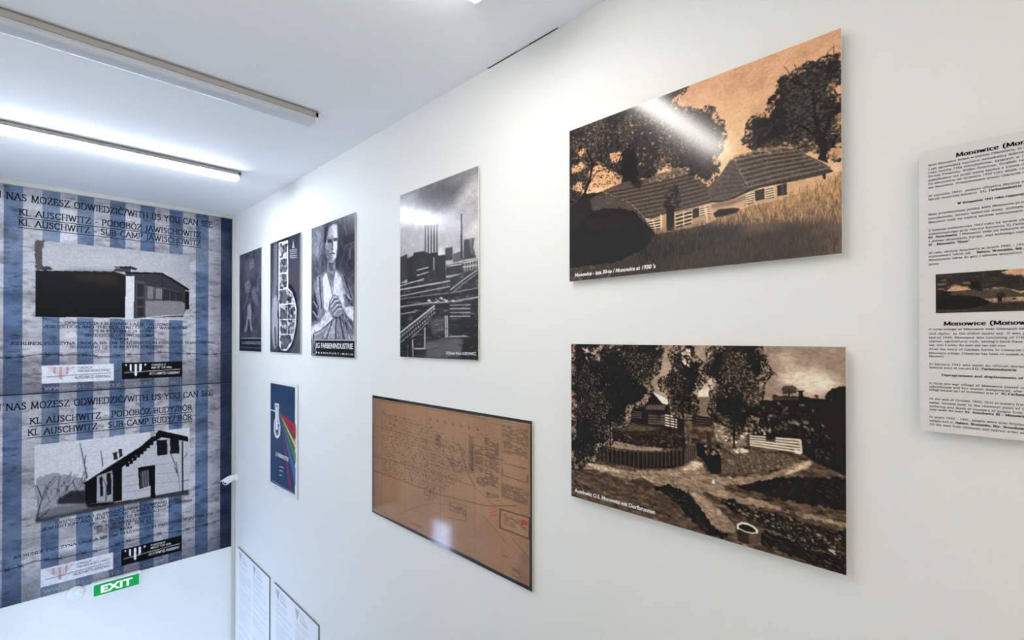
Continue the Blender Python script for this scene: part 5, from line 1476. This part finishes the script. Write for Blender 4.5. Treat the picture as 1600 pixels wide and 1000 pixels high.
        p.fill([(455, 455), (466, 452), (468, 555), (457, 556)], (40, 38, 42))
        p.fill([(480, 440), (496, 437), (498, 554), (482, 555)], (40, 38, 42))
        p.fill([(503, 442), (535, 421), (537, 598), (507, 597)], (30, 28, 32))
        for k in range(8):
            a, b = [(550, 416), (643, 316)]
            f = k / 7.0
            u, v = a[0] + (b[0] - a[0]) * f, a[1] + (b[1] - a[1]) * f
            p.fill(rect(u, v - 16, u + 14, v + 6), (36, 34, 38))
        p.fill([(503, 335), (518, 333), (520, 373), (504, 375)], (50, 48, 52))
        p.fill([(523, 322), (536, 320), (538, 359), (525, 367)], (50, 48, 52))
        p.fill([(644, 245), (664, 245), (666, 274), (644, 273)], (160, 158, 162))
        p.fill([(668, 298), (761, 301), (764, 387), (672, 385)], (38, 36, 40))
        p.fill([(712, 302), (723, 301), (725, 385), (714, 386)], (180, 178, 182))
        p.fill([(596, 434), (663, 432), (665, 615), (645, 615), (645, 543), (602, 553)], (34, 32, 36))
        p.fill([(605, 458), (638, 455), (640, 542), (607, 544)], (70, 68, 74))
        for k in range(3):
            a, b = [(614, 458), (618, 545)]
            p.line([(a[0] + k * 10, a[1]), (b[0] + k * 10, b[1])], 3, (170, 168, 174), .8)
        for q in ([(545, 470), (598, 472)], [(667, 433), (786, 438)], [(550, 521), (598, 525)], [(671, 485), (786, 498)], [(537, 555), (643, 562)], [(671, 537), (776, 549)]):
            p.line(q, 2.5, (120, 118, 124), .7)
        p.line([(776, 323), (778, 615)], 8, (44, 42, 46))
        for q in ([(742, 462), (761, 519), (766, 599)], [(722, 366), (746, 450), (758, 511)], [(776, 429), (798, 394)], [(756, 504), (751, 437)], [(781, 550), (804, 548)]):
            p.line(q, 5, (48, 46, 50), .9, 2)
        for q in ([(412, 447), (402, 378), (391, 293), (387, 267)], [(402, 378), (406, 332)], [(466, 398), (463, 355), (459, 320)], [(478, 582), (480, 504), (461, 451)], [(248, 617), (259, 541), (277, 466), (306, 416)], [(266, 520), (248, 448)], [(245, 616), (277, 591), (288, 571)]):
            p.line(q, 6, (52, 50, 54), .9, 2.5)
        p.fill([(407, 579), (512, 595), (503, 607), (414, 601)], (26, 24, 28), .9, soft=3)
    # wire
    wv = 815 if which == 0 else 826
    pts = [(u, wv + 7 * math.sin(u / 62.0 + which) + 3 * math.sin(u / 23.0)) for u in range(0, 1001, 20)]
    p.line(pts, 3.2, (34, 32, 40), .95)
    for k in range(17):
        u, v = pts[2 + k * 3 - (k % 2)] if 2 + k * 3 - (k % 2) < len(pts) else pts[-1]
        p.line([(u - 9, v - 9), (u + 9, v + 8)], 2.8, (34, 32, 40), .85)
        p.line([(u + 7, v - 9), (u - 6, v + 10)], 2.8, (34, 32, 40), .85)
    # logos
    p.fill(rect(262, 863, 504, 950), (214, 214, 220))
    triangle_logo(p, 278, 870, 92, 66, [(176, 150, 154), (206, 186, 188)] * 4 + [(176, 150, 154)])
    p.line([(278, 918), (360, 914), (494, 910)], 3, (84, 82, 92), .9)
    p.fill(rect(535, 860, 776, 947), (22, 22, 28))
    triangle_logo(p, 545, 868, 84, 66, [(222, 222, 226), (22, 22, 28)] * 4 + [(222, 222, 226)])
    p.line([(545, 912), (640, 908), (765, 904)], 3, (222, 222, 226), .9)
    if which == 0:
        p.fill(rect(0, 994, 1000, 1000), (30, 30, 40))
    else:
        p.fill([(250, 952), (470, 948), (500, 1000), (250, 1000)], (206, 206, 214), .25, soft=12)
    p.grain(0.10, 5, 4, 2)
    return p

def banner(which, z0, z1, label, titles, lines):
    X0, X1 = LX + 0.030, 1.467
    r = thing('striped_banner', ((X0 + X1) / 2, BY - GAP, EYE + z1), label, 'banner', 'striped banners on the back wall')
    yf = BY - 0.006
    sh = Sheet((X0, yf, EYE + z0), (1, 0, 0), (0, 0, -1), (0, -1, 0), X1 - X0, z0 - z1)
    box('backing', (X0, yf, EYE + z1), (X1, BY - GAP, EYE + z0), M_BOARD, r)
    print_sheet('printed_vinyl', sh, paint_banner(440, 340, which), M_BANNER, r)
    ink('title_text', sh, roman([(t, a, b, v, h) for t, a, b, v, h in titles], 1.5, 1.0, gap=1.5), M_NAVYINK, r, 0.0008)
    ul = [rect(a - 3, v + 9, b + 3, v + 12.5) for t, a, b, v, h in titles[1:]]
    ink('underline', sh, ul, M_NAVYINK, r, 0.0008)
    ink('address_text', sh, roman([(t, a, b, v, 13.5) for t, a, b, v in lines], 1.6, 1.0), M_NAVYINK, r, 0.0008)
    for t, a, b, v, h, m in (('FUNDACJA', 378, 428, 884, 10, 0), ('POBLISKIE MIEJSCA PAMIĘCI', 378, 492, 900, 10, 0), ('AUSCHWITZ-BIRKENAU', 368, 494, 934, 13, 0),
                             ('FOUNDATION OF', 648, 706, 881, 10, 1), ('MEMORY SITES NEAR', 648, 730, 896, 10, 1), ('AUSCHWITZ-BIRKENAU', 640, 764, 930, 13, 1)):
        ink('logo_text', sh, roman([(t, a, b, v, h)], 1.5, 1.3, False), M_WHITEINK if m else M_GREYINK, r, 0.0008)
    ink('web_address', sh, roman([('WWW.AUSCHWITZ-PODOBOZY.ORG', 270, 770, 984, 16)], 1.2, .7), M_PALEINK, r, 0.0008)
banner(0, 1.194, -0.447, 'upper striped blue and grey banner showing a long dark camp washroom building',
       [('U NAS MOŻESZ ODWIEDZIĆ/WITH US YOU CAN SEE', 118, 905, 68, 32), ('KL AUSCHWITZ - PODOBÓZ JAWISCHOWITZ', 190, 853, 137, 30), ('KL AUSCHWITZ - SUB-CAMP JAWISCHOWITZ', 189, 853, 186, 30)],
       [('EKSPOZYCJA I BUDYNEK ŁAŹNI OBOZOWEJ', 335, 727, 658), ('/EXHIBITION AND THE BUILDING OF CAMP WASHROOM', 268, 793, 677), ('GPS N 49.97283 E 19.13798', 417, 644, 697), ('BRZESZCZE UL.DWORCOWA', 402, 658, 719), ('10KM', 506, 557, 739),
        ('KIERUNEK PSZCZYNA DROGA NR DW 933/DIRECTION PSZCZYNA ROAD DW 933', 168, 919, 760), ('PARKING GPS N 49.97297 E19.13992', 376, 689, 781)])
banner(1, -0.448, -2.082, 'lower striped blue and grey banner showing a gabled brick house',
       [('U NAS MOŻESZ ODWIEDZIĆ/WITH US YOU CAN SEE', 120, 908, 70, 32), ('KL AUSCHWITZ - PODOBÓZ BUDY/BÓR', 226, 817, 145, 30), ('KL AUSCHWITZ - SUB-CAMP BUDY/ BÓR', 220, 817, 200, 30)],
       [('EKSPOZYCJA I BUDYNEK KARNEJ KOMPANII KOBIET', 308, 785, 656), ('/EXHIBITION AND BUILDING OF FEMALE PENAL COMPANY', 264, 820, 675), ('FKL AUSCHWITZ-BIRKENAU', 422, 679, 697), ('GPS N 50.00593 E19.15667', 436, 660, 720), ('BRZESZCZE UL. BÓR 67', 446, 648, 739), ('8KM', 529, 574, 758),
        ('KIERUNEK PSZCZYNA DROGA NR DW 933/DIRECTION PSZCZYNA ROAD DW 933', 180, 912, 781)])

# ------------------------------------------------------------------ exit sign, emergency light, camera
r = thing('exit_sign', (0.571, BY, EYE - 2.20), 'green EXIT sign in a white light box below the banners', 'exit sign')
box('housing', (0.402, BY - 0.040, EYE - 2.200), (0.738, BY, EYE - 2.072), M_PLAST, r, 0.006)
sh = Sheet((0.417, BY - 0.0405, EYE - 2.089), (1, 0, 0), (0, 0, -1), (0, -1, 0), 0.307, 0.095)
box('green_face', (0.417, BY - 0.0425, EYE - 2.184), (0.724, BY - 0.040, EYE - 2.089), M_GREEN, r, 0.001)
sans(sh, 'lettering', 'EXIT', 150, 850, 800, 170, mat('lit_white_letters', (250, 252, 250), 0.4, 0.3, emit=0.35, bump=0.01), r, d=0.0026, bold=0.03)

r = thing('emergency_light', (0.303, BY, EYE - 2.125), 'round white emergency light with green indicator beside the EXIT sign', 'emergency light')
link('housing', *lathe((0.303, BY, EYE - 2.125), (0, -1, 0), [(0, 0.058), (0.012, 0.058), (0.02, 0.052), (0.026, 0.036), (0.030, 0.012), (0.0305, 0.001)], 28), M_PLAST, r, True)
link('indicator', *lathe((0.312, BY - 0.028, EYE - 2.118), (0, -1, 0), [(0, 0.010), (0.003, 0.010), (0.006, 0.006), (0.0065, 0.001)], 14), M_LED, r, True)

cp = (WX, 5.385, EYE - 1.385)
r = thing('security_camera', cp, 'small white bullet security camera on the wall beside the banner trim', 'security camera')
link('mount', *lathe(cp, (-1, 0, 0), [(0, 0.036), (0.014, 0.036), (0.018, 0.030), (0.040, 0.016), (0.056, 0.014), (0.0565, 0.001)], 24), M_PLAST, r, True)
ax = Vector((-0.86, -0.42, -0.30)).normalized()
o = Vector(cp) + Vector((-0.045, 0, 0.004))
hs = link('housing', *lathe(o, ax, [(-0.012, 0.012), (-0.008, 0.024), (0, 0.030), (0.055, 0.031), (0.082, 0.031), (0.090, 0.028), (0.0905, 0.023), (0.084, 0.021), (0.0845, 0.001)], 24), M_PLAST, r, True)
link('lens', *lathe(o + ax * 0.083, ax, [(0, 0.0205), (0.003, 0.0195), (0.006, 0.012), (0.007, 0.001)], 20), M_LENS, hs, True)
hood = []
side = ax.cross(Vector((0, 0, 1))).normalized()
up = side.cross(ax)
V, Fc = [], []
for t in (0.03, 0.108):
    for rad in (0.0335, 0.0355):
        for k in range(9):
            a = math.radians(20 + 140 * k / 8)
            V.append(tuple(o + ax * t + side * (rad * math.cos(a)) + up * (rad * math.sin(a))))
n = 9
for k in range(n - 1):
    Fc += [(k, k + 1, 2 * n + k + 1, 2 * n + k), (n + k, 3 * n + k, 3 * n + k + 1, n + k + 1), (k, n + k, n + k + 1, k + 1), (2 * n + k, 2 * n + k + 1, 3 * n + k + 1, 3 * n + k)]
Fc += [(0, 2 * n, 3 * n, n), (n - 1, 2 * n - 1, 4 * n - 1, 3 * n - 1)]
link('sun_hood', V, Fc, M_PLAST, hs)
